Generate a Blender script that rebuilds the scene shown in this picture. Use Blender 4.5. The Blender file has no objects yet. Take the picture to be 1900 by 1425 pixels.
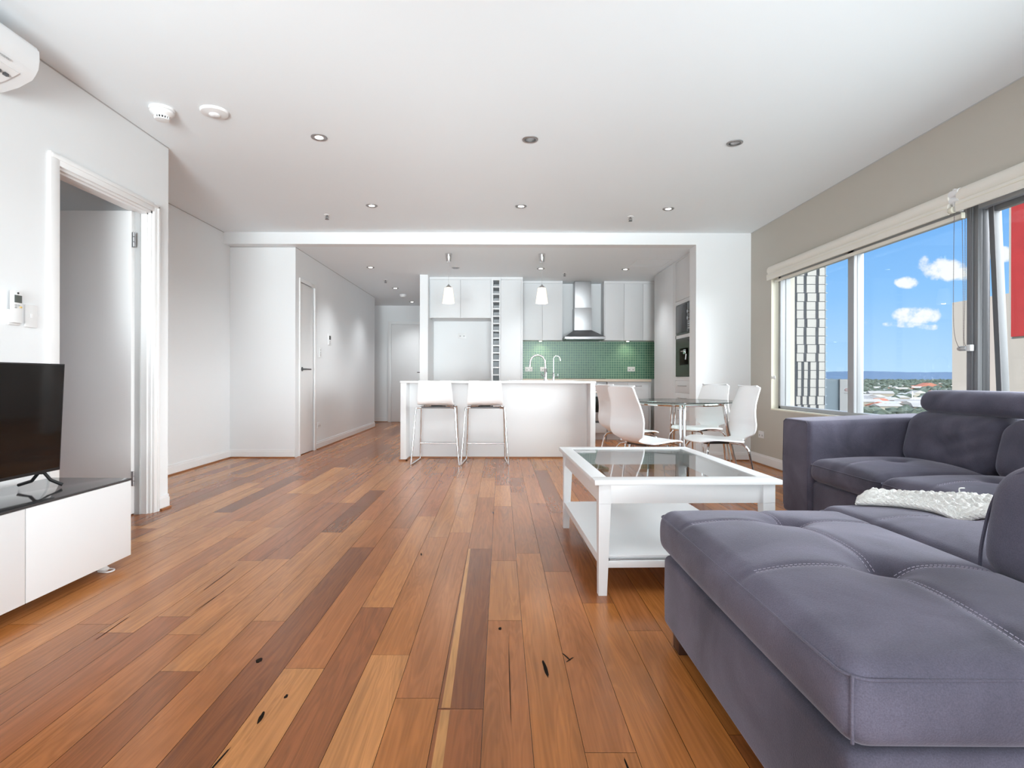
import bpy, bmesh, math, random
from mathutils import Vector, Matrix
random.seed(7)
scn = bpy.context.scene
COL = scn.collection
PI = math.pi
F, H, VX, VY = 1040.0, 0.94, 929.0, 701.0     # focal length in pixels, eye height, vanishing point

# ------------------------------------------------------------------ camera
cam_d = bpy.data.cameras.new('camera'); cam = bpy.data.objects.new('camera', cam_d); COL.objects.link(cam)
cam.location = (0, 0, H); cam.rotation_euler = (PI/2, -0.0022, 0)
cam_d.sensor_fit = 'HORIZONTAL'; cam_d.sensor_width = 36; cam_d.lens = 36*F/1900
cam_d.shift_x = (950-VX)/1900; cam_d.shift_y = -(712.5-VY)/1900
cam_d.clip_start = 0.05; cam_d.clip_end = 30000
scn.camera = cam
scn.view_settings.view_transform = 'Standard'; scn.view_settings.look = 'None'
scn.view_settings.exposure = 0.2; scn.view_settings.gamma = 1; scn.view_settings.use_curve_mapping = False
scn.cycles.use_denoising = True
scn.cycles.max_bounces = 10; scn.cycles.diffuse_bounces = 6; scn.cycles.transparent_max_bounces = 16
scn.cycles.caustics_reflective = False; scn.cycles.caustics_refractive = False
scn.cycles.sample_clamp_indirect = 6.0

# ------------------------------------------------------------------ world: blue sky, fair-weather clouds, added unseen glow behind and to the right
W = bpy.data.worlds.new('sky'); scn.world = W; W.use_nodes = True
nt = W.node_tree; nt.nodes.clear()
def N(t, **k):
    n = nt.nodes.new(t)
    for a, b in k.items(): setattr(n, a, b)
    return n
def L(a, b): nt.links.new(a, b)
def M(op, a, b=None, c=None, clamp=False):
    n = nt.nodes.new('ShaderNodeMath'); n.operation = op; n.use_clamp = clamp
    for i, v in enumerate((a, b, c)):
        if v is None: continue
        if isinstance(v, (int, float)): n.inputs[i].default_value = v
        else: nt.links.new(v, n.inputs[i])
    return n.outputs[0]
def sstep(x, lo, hi, a=0.0, b=1.0):
    n = nt.nodes.new('ShaderNodeMapRange'); n.interpolation_type = 'SMOOTHSTEP'
    n.inputs['From Min'].default_value = lo; n.inputs['From Max'].default_value = hi
    n.inputs['To Min'].default_value = a; n.inputs['To Max'].default_value = b
    nt.links.new(x, n.inputs['Value']); return n.outputs[0]
def mixc(f, a, b):
    n = nt.nodes.new('ShaderNodeMix'); n.data_type = 'RGBA'
    if isinstance(f, (int, float)): n.inputs[0].default_value = f
    else: nt.links.new(f, n.inputs[0])
    for s, v in ((6, a), (7, b)):
        if isinstance(v, tuple): n.inputs[s].default_value = (*v[:3], 1)
        else: nt.links.new(v, n.inputs[s])
    return n.outputs[2]
REAR_BOOST = 1.6  # added sky brightness behind the camera, out of view, to light the room
tc = N('ShaderNodeTexCoord'); sp = N('ShaderNodeSeparateXYZ'); L(tc.outputs['Generated'], sp.inputs[0])
x, y, z = sp.outputs
ysafe = M('MAXIMUM', y, 0.02)
u = M('DIVIDE', x, ysafe); v = M('DIVIDE', z, ysafe)
rmp = N('ShaderNodeValToRGB'); cr = rmp.color_ramp
cr.elements[0].position = 0.0; cr.elements[0].color = (0.50, 0.74, 1.0, 1)
cr.elements[1].position = 1.0; cr.elements[1].color = (0.10, 0.32, 0.80, 1)
e = cr.elements.new(0.25); e.color = (0.27, 0.56, 0.98, 1)
e = cr.elements.new(0.5); e.color = (0.17, 0.44, 0.92, 1)
L(M('MULTIPLY', z, 2.0, clamp=True), rmp.inputs[0])
nz = N('ShaderNodeTexNoise'); nz.inputs['Scale'].default_value = 22; nz.inputs['Detail'].default_value = 7; nz.inputs['Roughness'].default_value = 0.6
L(tc.outputs['Generated'], nz.inputs['Vector'])
cloud = None
for px, py, rx, ry, k in ((1760, 498, 75, 24, 1.0), (1715, 488, 18, 18, .8), (1684, 521, 26, 13, .9), (1697, 583, 54, 20, 1.05), (1676, 600, 60, 9, .7), (1722, 606, 30, 8, .7), (1604, 594, 16, 9, .5), (1850, 470, 40, 16, .8), (1500, 560, 40, 14, .7)):
    uu, vv = (px-VX)/F, (VY-py)/F
    a = M('DIVIDE', M('SUBTRACT', u, uu), rx/F); b = M('DIVIDE', M('SUBTRACT', v, vv), ry/F)
    r2 = M('ADD', M('MULTIPLY', a, a), M('MULTIPLY', b, b))
    m = M('MULTIPLY', M('SUBTRACT', 1.25, r2, clamp=True), k)
    cloud = m if cloud is None else M('MAXIMUM', cloud, m)
cl = sstep(M('ADD', M('MULTIPLY', cloud, 0.95), M('MULTIPLY', M('SUBTRACT', nz.outputs['Fac'], 0.5), 3.6)), 0.40, 1.0)
cl = M('MULTIPLY', cl, sstep(cloud, 0.0, 0.25))
skyc = mixc(cl, rmp.outputs[0], (0.97, 0.98, 1.0))
dn = N('ShaderNodeVectorMath', operation='DOT_PRODUCT'); L(tc.outputs['Generated'], dn.inputs[0]); dn.inputs[1].default_value = (0.42, -0.91, 0.0)
bo = sstep(dn.outputs['Value'], -0.32, 0.55)
hz = sstep(z, -0.25, 0.0)
fac = M('MULTIPLY', bo, hz)
dn2 = N('ShaderNodeVectorMath', operation='DOT_PRODUCT'); L(tc.outputs['Generated'], dn2.inputs[0]); dn2.inputs[1].default_value = (0.97, -0.24, 0.0)
fac2 = M('MULTIPLY', sstep(dn2.outputs['Value'], 0.56, 0.9), hz)
bg1 = N('ShaderNodeBackground'); L(skyc, bg1.inputs[0]); bg1.inputs[1].default_value = 0.96
bg2 = N('ShaderNodeBackground'); bg2.inputs[0].default_value = (0.93, 0.97, 1.0, 1); bg2.inputs[1].default_value = REAR_BOOST
ms = N('ShaderNodeMixShader'); L(fac, ms.inputs[0]); L(bg1.outputs[0], ms.inputs[1]); L(bg2.outputs[0], ms.inputs[2])
bg3 = N('ShaderNodeBackground'); bg3.inputs[0].default_value = (0.92, 0.96, 1.0, 1); bg3.inputs[1].default_value = 14.5   # added unseen sky glow at the right, brightens alcove and ceiling
ms2 = N('ShaderNodeMixShader'); L(fac2, ms2.inputs[0]); L(ms.outputs[0], ms2.inputs[1]); L(bg3.outputs[0], ms2.inputs[2])
wo = N('ShaderNodeOutputWorld'); L(ms2.outputs[0], wo.inputs[0])
W.cycles.sampling_method = 'MANUAL'; W.cycles.sample_map_resolution = 1024

def lamp(name, kind, loc, energy, color=(1, 1, 1), **k):
    d = bpy.data.lights.new(name, kind); d.energy = energy; d.color = color
    for a, b in k.items():
        if a != 'portal': setattr(d, a, b)
    if k.get('portal'): d.cycles.is_portal = True
    o = bpy.data.objects.new(name, d); COL.objects.link(o); o.location = loc
    return o
sun = lamp('sun', 'SUN', (0, 0, 50), 4.0, (1, .96, .9), angle=0.01)
sun.rotation_euler = Vector((0.62, 0.45, -0.62)).to_track_quat('-Z', 'Y').to_euler()
p1 = lamp('rear_glazing_portal', 'AREA', (0.2, -2.98, 1.22), 1, shape='RECTANGLE', size=4.8, size_y=2.4, portal=True)
p2 = lamp('side_window_portal', 'AREA', (3.13, 3.565, 1.32), 1, shape='RECTANGLE', size=4.73, size_y=1.42, portal=True)
p2.rotation_euler = Vector((-1, 0, 0)).to_track_quat('-Z', 'Z').to_euler()
p1.rotation_euler = Vector((0, 1, 0)).to_track_quat('-Z', 'Z').to_euler()

# added area lamps in place of daylight at rear glazing and side window
a1 = lamp('rear_glazing_fill', 'AREA', (0.2, -2.9, 1.25), 118, (.86, .945, 1), shape='RECTANGLE', size=4.6, size_y=2.2)
a1.rotation_euler = Vector((0, 1, 0.06)).to_track_quat('-Z', 'Z').to_euler()
a2 = lamp('side_window_fill', 'AREA', (3.06, 2.1, 1.32), 26, (.88, .955, 1), shape='RECTANGLE', size=1.7, size_y=1.3)
a2.rotation_euler = Vector((-1, 0, 0.05)).to_track_quat('-Z', 'Z').to_euler()
# added fill spots behind the camera, aimed at the far ceiling
for i_, (x_, y_, tx_, ty_, pw_, ss_) in enumerate(((-1.0, -1.9, -1.8, 7.2, 470, .84), (1.1, -1.9, 0.9, 7.2, 440, .84))):
    fl = lamp('ceiling_fill_spot', 'SPOT', (x_, y_, 1.0), pw_*3, (.87, .965, 1), spot_size=ss_, spot_blend=1.0, shadow_soft_size=.85)
    fl.rotation_euler = Vector((tx_-x_, ty_-y_, 2.3)).to_track_quat('-Z', 'Y').to_euler()

# ------------------------------------------------------------------ materials
def srgb(r, g, b):
    f = lambda c: (c/255/12.92) if c/255 <= .04045 else ((c/255+.055)/1.055)**2.4
    return (f(r), f(g), f(b))
def mat(name, col, rough=.5, metal=0, spec=.5, var=0, vscale=6, bump=0, bscale=60, coat=0, emis=None, estr=0, alpha=1, detail=3):
    m = bpy.data.materials.new(name); m.use_nodes = True
    t = m.node_tree; b = t.nodes['Principled BSDF']
    b.inputs['Base Color'].default_value = (*col, 1); b.inputs['Roughness'].default_value = rough
    b.inputs['Metallic'].default_value = metal; b.inputs['Specular IOR Level'].default_value = spec
    b.inputs['Coat Weight'].default_value = coat; b.inputs['Coat Roughness'].default_value = .08
    if emis: b.inputs['Emission Color'].default_value = (*emis, 1); b.inputs['Emission Strength'].default_value = estr
    c = t.nodes.new('ShaderNodeTexCoord')
    n = t.nodes.new('ShaderNodeTexNoise'); n.inputs['Scale'].default_value = vscale; n.inputs['Detail'].default_value = detail
    t.links.new(c.outputs['Object'], n.inputs['Vector'])
    mx = t.nodes.new('ShaderNodeMix'); mx.data_type = 'RGBA'
    t.links.new(n.outputs['Fac'], mx.inputs[0])
    mx.inputs[6].default_value = tuple(min(1, k*(1-var)) for k in col)+(1,)
    mx.inputs[7].default_value = tuple(min(1, k*(1+var)) for k in col)+(1,)
    t.links.new(mx.outputs[2], b.inputs['Base Color'])
    if bump:
        n2 = t.nodes.new('ShaderNodeTexNoise'); n2.inputs['Scale'].default_value = bscale; n2.inputs['Detail'].default_value = 4
        t.links.new(c.outputs['Object'], n2.inputs['Vector'])
        bp = t.nodes.new('ShaderNodeBump'); bp.inputs['Strength'].default_value = bump; bp.inputs['Distance'].default_value = .01
        t.links.new(n2.outputs['Fac'], bp.inputs['Height']); t.links.new(bp.outputs[0], b.inputs['Normal'])
    return m
def glassmat(name, tint, base=.04, rough=0.0, grow=.9):
    m = bpy.data.materials.new(name); m.use_nodes = True
    t = m.node_tree; t.nodes.clear()
    o = t.nodes.new('ShaderNodeOutputMaterial'); mx = t.nodes.new('ShaderNodeMixShader')
    tr = t.nodes.new('ShaderNodeBsdfTransparent'); tr.inputs[0].default_value = (*tint, 1)
    gl = t.nodes.new('ShaderNodeBsdfGlossy'); gl.inputs['Roughness'].default_value = rough
    lw = t.nodes.new('ShaderNodeLayerWeight'); lw.inputs[0].default_value = .5
    pw = t.nodes.new('ShaderNodeMath'); pw.operation = 'POWER'; pw.inputs[1].default_value = 5
    t.links.new(lw.outputs['Facing'], pw.inputs[0])
    mm = t.nodes.new('ShaderNodeMath'); mm.operation = 'MULTIPLY_ADD'; mm.inputs[1].default_value = grow; mm.inputs[2].default_value = base
    t.links.new(pw.outputs[0], mm.inputs[0]); t.links.new(mm.outputs[0], mx.inputs[0])
    t.links.new(tr.outputs[0], mx.inputs[1]); t.links.new(gl.outputs[0], mx.inputs[2]); t.links.new(mx.outputs[0], o.inputs[0])
    return m
MT = {}
MT['wall'] = mat('white wall paint', (.80, .815, .825), .6, var=.012, vscale=3, bump=.02, bscale=180)
MT['ceil'] = mat('white ceiling paint', (.84, .89, .92), .8, var=.01, vscale=2)
MT['beige'] = mat('greige wall paint', srgb(186, 181, 171), .6, var=.02, vscale=2, bump=.02, bscale=180)
MT['gloss'] = mat('white satin trim paint', (.82, .82, .82), .3, var=.01)
MT['lac'] = mat('white lacquer', (.78, .79, .80), .34, var=.008, coat=.12)
MT['isl'] = mat('satin white island panel', (.80, .81, .82), .6, var=.008)
MT['shell'] = mat('white moulded shell', (.87, .88, .89), .3, var=.006, coat=.15)
MT['cab'] = mat('pale cabinet laminate', (.72, .73, .74), .5, var=.015)
MT['cabin'] = mat('cabinet interior board', (.55, .55, .55), .5, var=.02)
MT['gap'] = mat('shadow gap', (.10, .10, .10), .8)
MT['bead'] = mat('timber bead', srgb(150, 98, 60), .35, var=.12, vscale=10)
MT['chrome'] = mat('chrome', (.72, .72, .73), .09, metal=1, var=.02)
MT['steel'] = mat('brushed steel', (.46, .46, .47), .45, metal=1, var=.08, vscale=12)
MT['dsteel'] = mat('dark steel', (.13, .13, .135), .35, metal=.6, var=.1)
MT['alu'] = mat('anodised aluminium', (.40, .41, .43), .55, metal=.35, var=.03)
MT['alug'] = mat('mid grey aluminium', (.20, .205, .215), .5, metal=.35, var=.03)
MT['alud'] = mat('grey window gasket', (.16, .16, .17), .5, var=.05)
MT['black'] = mat('black plastic', (.012, .012, .013), .3, var=.1)
MT['screen'] = mat('black tv screen', (.004, .004, .004), .07, var=.05, spec=.45)
MT['darkglass'] = mat('dark appliance glass', (.02, .022, .02), .12, var=.1, spec=.25)
MT['greyglass'] = mat('grey back-painted glass', (.05, .05, .053), .08, var=.05, spec=.4)
MT['plastic'] = mat('white plastic', (.78, .78, .78), .35, var=.01)
MT['plasticg'] = mat('grey plastic', (.45, .45, .45), .4, var=.02)
MT['linen'] = mat('cream blind fabric', srgb(226, 222, 213), .8, var=.02, bump=.05, bscale=300)
MT['reveal'] = mat('cream window reveal', srgb(225, 221, 205), .5, var=.02)
MT['stone'] = mat('beige stone edge', srgb(214, 200, 182), .3, var=.08, vscale=60)
MT['wstone'] = mat('white stone worktop', (.80, .80, .80), .15, var=.02, vscale=50)
MT['shade'] = mat('opal glass lit from inside', (.8, .78, .74), .3, emis=(1, .84, .60), estr=.7)
MT['lampon'] = mat('lit downlight bulb', (.9, .9, .9), .3, emis=(1, .97, .92), estr=9)
MT['lampoff'] = mat('unlit downlight bulb', (.35, .35, .36), .12, metal=.4, var=.1)
MT['glass'] = glassmat('window glass', (.97, .985, .98), .02, grow=.35)
MT['tglass'] = glassmat('clear table glass', (.86, .93, .90), .05, grow=.85)
MT['cglass'] = glassmat('coffee table glass', (.86, .87, .87), .05, grow=.6)
MT['glassedge'] = mat('dark green glass edge', (.015, .025, .024), .1, var=.1)
MT['grout'] = mat('pale grout', srgb(170, 195, 165), .8)
MT['knit'] = mat('white chunky knit wool', (.82, .82, .80), .95, var=.06, vscale=60, bump=.6, bscale=220, spec=.2)
MT['thread'] = mat('lilac grey stitching thread', srgb(172, 166, 182), .8)
MT['foot'] = mat('dark timber foot', srgb(60, 35, 24), .4, var=.1)

# suede: soft patchy nap
def suede():
    m = mat('grey violet suede', srgb(104, 101, 118), .82, spec=.25)
    t = m.node_tree; b = t.nodes['Principled BSDF']
    c = t.nodes.new('ShaderNodeTexCoord')
    n = t.nodes.new('ShaderNodeTexNoise'); n.inputs['Scale'].default_value = 3.2; n.inputs['Detail'].default_value = 6; n.inputs['Distortion'].default_value = .8
    t.links.new(c.outputs['Object'], n.inputs['Vector'])
    r = t.nodes.new('ShaderNodeValToRGB'); r.color_ramp.elements[0].position = .3; r.color_ramp.elements[1].position = .72
    r.color_ramp.elements[0].color = (*srgb(62, 60, 72), 1); r.color_ramp.elements[1].color = (*srgb(100, 97, 113), 1)
    t.links.new(n.outputs['Fac'], r.inputs[0])
    n3 = t.nodes.new('ShaderNodeTexNoise'); n3.inputs['Scale'].default_value = 380; n3.inputs['Detail'].default_value = 3
    t.links.new(c.outputs['Object'], n3.inputs['Vector'])
    mx = t.nodes.new('ShaderNodeMix'); mx.data_type = 'RGBA'; mx.blend_type = 'OVERLAY'; mx.inputs[0].default_value = .42
    t.links.new(r.outputs[0], mx.inputs[6]); t.links.new(n3.outputs['Fac'], mx.inputs[7])
    t.links.new(mx.outputs[2], b.inputs['Base Color'])
    b.inputs['Sheen Weight'].default_value = .35; b.inputs['Sheen Roughness'].default_value = .4
    b.inputs['Sheen Tint'].default_value = (.8, .78, .9, 1)
    n2 = t.nodes.new('ShaderNodeTexNoise'); n2.inputs['Scale'].default_value = 260; n2.inputs['Detail'].default_value = 4
    n4 = t.nodes.new('ShaderNodeTexNoise'); n4.inputs['Scale'].default_value = 7; n4.inputs['Detail'].default_value = 1.5; n4.inputs['Distortion'].default_value = .6
    t.links.new(c.outputs['Object'], n2.inputs['Vector']); t.links.new(c.outputs['Object'], n4.inputs['Vector'])
    ad = t.nodes.new('ShaderNodeMath'); ad.operation = 'MULTIPLY_ADD'; ad.inputs[1].default_value = .5
    t.links.new(n2.outputs['Fac'], ad.inputs[0]); t.links.new(n4.outputs['Fac'], ad.inputs[2])
    bp = t.nodes.new('ShaderNodeBump'); bp.inputs['Strength'].default_value = .3; bp.inputs['Distance'].default_value = .006
    t.links.new(ad.outputs[0], bp.inputs['Height']); t.links.new(bp.outputs[0], b.inputs['Normal'])
    return m
MT['suede'] = suede()

# mosaic tile
def tilemat():
    m = bpy.data.materials.new('green glass mosaic'); m.use_nodes = True
    t = m.node_tree; b = t.nodes['Principled BSDF']; b.inputs['Roughness'].default_value = .3
    c = t.nodes.new('ShaderNodeTexCoord'); s = t.nodes.new('ShaderNodeSeparateXYZ'); t.links.new(c.outputs['Object'], s.inputs[0])
    cb = t.nodes.new('ShaderNodeCombineXYZ'); t.links.new(s.outputs[0], cb.inputs[0]); t.links.new(s.outputs[2], cb.inputs[1])
    k = t.nodes.new('ShaderNodeTexBrick'); k.offset = 0; k.squash = 1
    k.inputs['Scale'].default_value = 1; k.inputs['Brick Width'].default_value = .039; k.inputs['Row Height'].default_value = .039
    k.inputs['Mortar Size'].default_value = .0028; k.inputs['Mortar Smooth'].default_value = .1; k.inputs['Bias'].default_value = 0
    k.inputs['Color1'].default_value = (*srgb(70, 118, 102), 1); k.inputs['Color2'].default_value = (*srgb(88, 134, 112), 1); k.inputs['Mortar'].default_value = (*srgb(160, 190, 160), 1)
    t.links.new(cb.outputs[0], k.inputs['Vector']); t.links.new(k.outputs['Color'], b.inputs['Base Color'])
    bp = t.nodes.new('ShaderNodeBump'); bp.invert = True; bp.inputs['Strength'].default_value = .5; bp.inputs['Distance'].default_value = .002
    t.links.new(k.outputs['Fac'], bp.inputs['Height']); t.links.new(bp.outputs[0], b.inputs['Normal'])
    return m
MT['tile'] = tilemat()

# timber boards: tone per board comes from a colour attribute, grain from noise along the board
def boardmat():
    m = bpy.data.materials.new('spotted gum boards'); m.use_nodes = True
    t = m.node_tree; b = t.nodes['Principled BSDF']
    at = t.nodes.new('ShaderNodeAttribute'); at.attribute_name = 'tone'
    idn = t.nodes.new('ShaderNodeAttribute'); idn.attribute_name = 'board'
    c = t.nodes.new('ShaderNodeTexCoord')
    ad = t.nodes.new('ShaderNodeVectorMath'); ad.operation = 'MULTIPLY_ADD'; ad.inputs[1].default_value = (37.0, 53.0, 29.0)
    t.links.new(idn.outputs['Color'], ad.inputs[0]); t.links.new(c.outputs['Object'], ad.inputs[2])
    mp = t.nodes.new('ShaderNodeMapping'); mp.inputs['Scale'].default_value = (9, .7, 1); t.links.new(ad.outputs[0], mp.inputs[0])
    n1 = t.nodes.new('ShaderNodeTexNoise'); n1.inputs['Scale'].default_value = 1.3; n1.inputs['Detail'].default_value = 3; n1.inputs['Distortion'].default_value = .9
    t.links.new(mp.outputs[0], n1.inputs['Vector'])
    # growth rings: bands of the low noise
    sn = t.nodes.new('ShaderNodeMath'); sn.operation = 'MULTIPLY'; sn.inputs[1].default_value = 75; t.links.new(n1.outputs['Fac'], sn.inputs[0])
    s2 = t.nodes.new('ShaderNodeMath'); s2.operation = 'SINE'; t.links.new(sn.outputs[0], s2.inputs[0])
    mp2 = t.nodes.new('ShaderNodeMapping'); mp2.inputs['Scale'].default_value = (120, 2.5, 1); t.links.new(ad.outputs[0], mp2.inputs[0])
    n2 = t.nodes.new('ShaderNodeTexNoise'); n2.inputs['Scale'].default_value = 1.0; n2.inputs['Detail'].default_value = 5; t.links.new(mp2.outputs[0], n2.inputs['Vector'])
    def mth(op, a, bb, cc=None):
        n = t.nodes.new('ShaderNodeMath'); n.operation = op
        for i, q in enumerate((a, bb, cc)):
            if q is None: continue
            if isinstance(q, (int, float)): n.inputs[i].default_value = q
            else: t.links.new(q, n.inputs[i])
        return n.outputs[0]
    g = mth('MULTIPLY_ADD', s2.outputs[0], .085, 1.0)
    g = mth('ADD', g, mth('MULTIPLY', mth('SUBTRACT', n2.outputs['Fac'], .5), .6))
    g = mth('ADD', g, mth('MULTIPLY', mth('SUBTRACT', n1.outputs['Fac'], .5), .75))
    vm = t.nodes.new('ShaderNodeVectorMath'); vm.operation = 'SCALE'; t.links.new(at.outputs['Color'], vm.inputs[0]); t.links.new(g, vm.inputs['Scale'])
    t.links.new(vm.outputs[0], b.inputs['Base Color'])
    b.inputs['Roughness'].default_value = .24; b.inputs['Specular IOR Level'].default_value = .38
    return m
MT['board'] = boardmat()

# ------------------------------------------------------------------ mesh helpers
class MB:
    """collects shapes in a bmesh, then links them as ONE object"""
    def __init__(s): s.bm = bmesh.new()
    def box(s, x0, x1, y0, y1, z0, z1, bev=0, seg=2):
        r = bmesh.ops.create_cube(s.bm, size=1)
        vs = r['verts']
        for q in vs: q.co = Vector(((x0+x1)/2+q.co.x*(x1-x0), (y0+y1)/2+q.co.y*(y1-y0), (z0+z1)/2+q.co.z*(z1-z0)))
        if bev:
            es = list({e_ for q in vs for e_ in q.link_edges})
            bmesh.ops.bevel(s.bm, geom=es, offset=bev, segments=seg, profile=.6, affect='EDGES')
        return s
    def hexa(s, pts):
        vs = [s.bm.verts.new(p) for p in pts]
        for f in ((3, 2, 1, 0), (4, 5, 6, 7), (0, 1, 5, 4), (1, 2, 6, 5), (2, 3, 7, 6), (3, 0, 4, 7)):
            s.bm.faces.new([vs[i] for i in f])
        return s
    def prism(s, prof, axis, a, b):
        """prof: list of 2-D points; axis 'x','y','z' extruded a..b"""
        def P(p, t):
            return {'x': (t, p[0], p[1]), 'y': (p[0], t, p[1]), 'z': (p[0], p[1], t)}[axis]
        A = [s.bm.verts.new(P(p, a)) for p in prof]; B = [s.bm.verts.new(P(p, b)) for p in prof]
        n = len(prof)
        s.bm.faces.new(A); s.bm.faces.new(B[::-1])
        for i in range(n): s.bm.faces.new([A[i], B[i], B[(i+1) % n], A[(i+1) % n]])
        return s
    def lathe(s, prof, c=(0, 0, 0), n=28, axis='z', cap=True):
        rings = []
        for r, h in prof:
            ring = []
            for i in range(n):
                a = 2*PI*i/n
                p = (r*math.cos(a), r*math.sin(a), h)
                if axis == 'x': p = (p[2], p[0], p[1])
                if axis == 'y': p = (p[0], p[2], p[1])
                ring.append(s.bm.verts.new((p[0]+c[0], p[1]+c[1], p[2]+c[2])))
            rings.append(ring)
        for A, B in zip(rings, rings[1:]):
            for i in range(n): s.bm.faces.new([A[i], A[(i+1) % n], B[(i+1) % n], B[i]])
        if cap:
            if prof[0][0] > 1e-5: s.bm.faces.new(rings[0][::-1])
            if prof[-1][0] > 1e-5: s.bm.faces.new(rings[-1])
        return s
    def tube(s, pts, r, n=10, closed=False, smooth=0):
        pts = [Vector(p) for p in pts]
        if smooth:
            pts = catmull(pts, smooth, closed)
        m = len(pts); rings = []; up = None
        for i, p in enumerate(pts):
            if closed: d = (pts[(i+1) % m]-pts[i-1])
            else: d = pts[min(i+1, m-1)]-pts[max(i-1, 0)]
            d.normalize()
            if up is None: up = d.orthogonal().normalized()
            up = (up-d*up.dot(d))
            if up.length < 1e-4: up = d.orthogonal()
            up.normalize(); w = d.cross(up)
            rr = r[i] if isinstance(r, (list, tuple)) and len(r) == m else (r if not isinstance(r, (list, tuple)) else r[0])
            rings.append([s.bm.verts.new(p+(up*math.cos(2*PI*k/n)+w*math.sin(2*PI*k/n))*rr) for k in range(n)])
        R = list(zip(rings, rings[1:]))
        if closed: R.append((rings[-1], rings[0]))
        for A, B in R:
            for k in range(n): s.bm.faces.new([A[k], A[(k+1) % n], B[(k+1) % n], B[k]])
        if not closed: s.bm.faces.new(rings[0][::-1]); s.bm.faces.new(rings[-1])
        return s
    def grid(s, fn, nu, nv):
        V = [[s.bm.verts.new(fn(i/nu, j/nv)) for i in range(nu+1)] for j in range(nv+1)]
        for j in range(nv):
            for i in range(nu): s.bm.faces.new([V[j][i], V[j][i+1], V[j+1][i+1], V[j+1][i]])
        return s
    def build(s, name, m, parent=None, world=False, smooth=True, kind=None):
        bmesh.ops.recalc_face_normals(s.bm, faces=s.bm.faces)
        me = bpy.data.meshes.new(name); s.bm.to_mesh(me); s.bm.free()
        if parent is not None and world:
            q = parent; off = Vector((0, 0, 0))
            while q is not None: off += q.location; q = q.parent
            me.transform(Matrix.Translation(-off))
        ms = m if isinstance(m, (list, tuple)) else [m]
        for k in ms: me.materials.append(MT[k] if isinstance(k, str) else k)
        o = bpy.data.objects.new(name, me); COL.objects.link(o)
        if parent is not None: o.parent = parent
        if smooth:
            for p in me.polygons: p.use_smooth = True
            try: me.set_sharp_from_angle(angle=math.radians(38))
            except Exception: pass
        if kind: o['kind'] = kind
        return o
def catmull(pts, k, closed=False):
    out = []; m = len(pts)
    rng = range(m) if closed else range(m-1)
    for i in rng:
        p0 = pts[i-1] if (closed or i > 0) else pts[0]*2-pts[1]
        p1, p2 = pts[i], pts[(i+1) % m]
        p3 = pts[(i+2) % m] if (closed or i+2 < m) else pts[-1]*2-pts[-2]
        for j in range(k):
            t = j/k
            out.append(.5*((2*p1)+(p2-p0)*t+(2*p0-5*p1+4*p2-p3)*t*t+(3*p1-p0-3*p2+p3)*t**3))
    if not closed: out.append(pts[-1])
    return out
def thing(name, label, cat, loc=(0, 0, 0), rz=0, group=None, kind=None):
    o = bpy.data.objects.new(name, None); COL.objects.link(o); o.empty_display_size = .1
    o.location = loc; o.rotation_euler = (0, 0, rz)
    if kind: o['kind'] = kind
    if label: o['label'] = label
    if cat: o['category'] = cat
    if group: o['group'] = group
    return o
def tag(o, label, cat, group=None, kind=None):
    o['label'] = label; o['category'] = cat
    if group: o['group'] = group
    if kind: o['kind'] = kind
    return o
def struct(name, mb, m, parent=None, smooth=True):
    o = mb.build(name, m, parent, smooth=smooth)
    if parent is None: o['kind'] = 'structure'
    return o
def copy_tree(o, parent=None):
    c = o.copy(); COL.objects.link(c)
    if parent is not None: c.parent = parent
    for ch in o.children: copy_tree(ch, c)
    return c
def bx(x0, x1, y0, y1, z0, z1, bev=0): return MB().box(x0, x1, y0, y1, z0, z1, bev)

# ------------------------------------------------------------------ room shell
CZ, KZ = 2.60, 2.466            # living ceiling, kitchen ceiling
XL, XR = -2.41, 2.86
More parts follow.
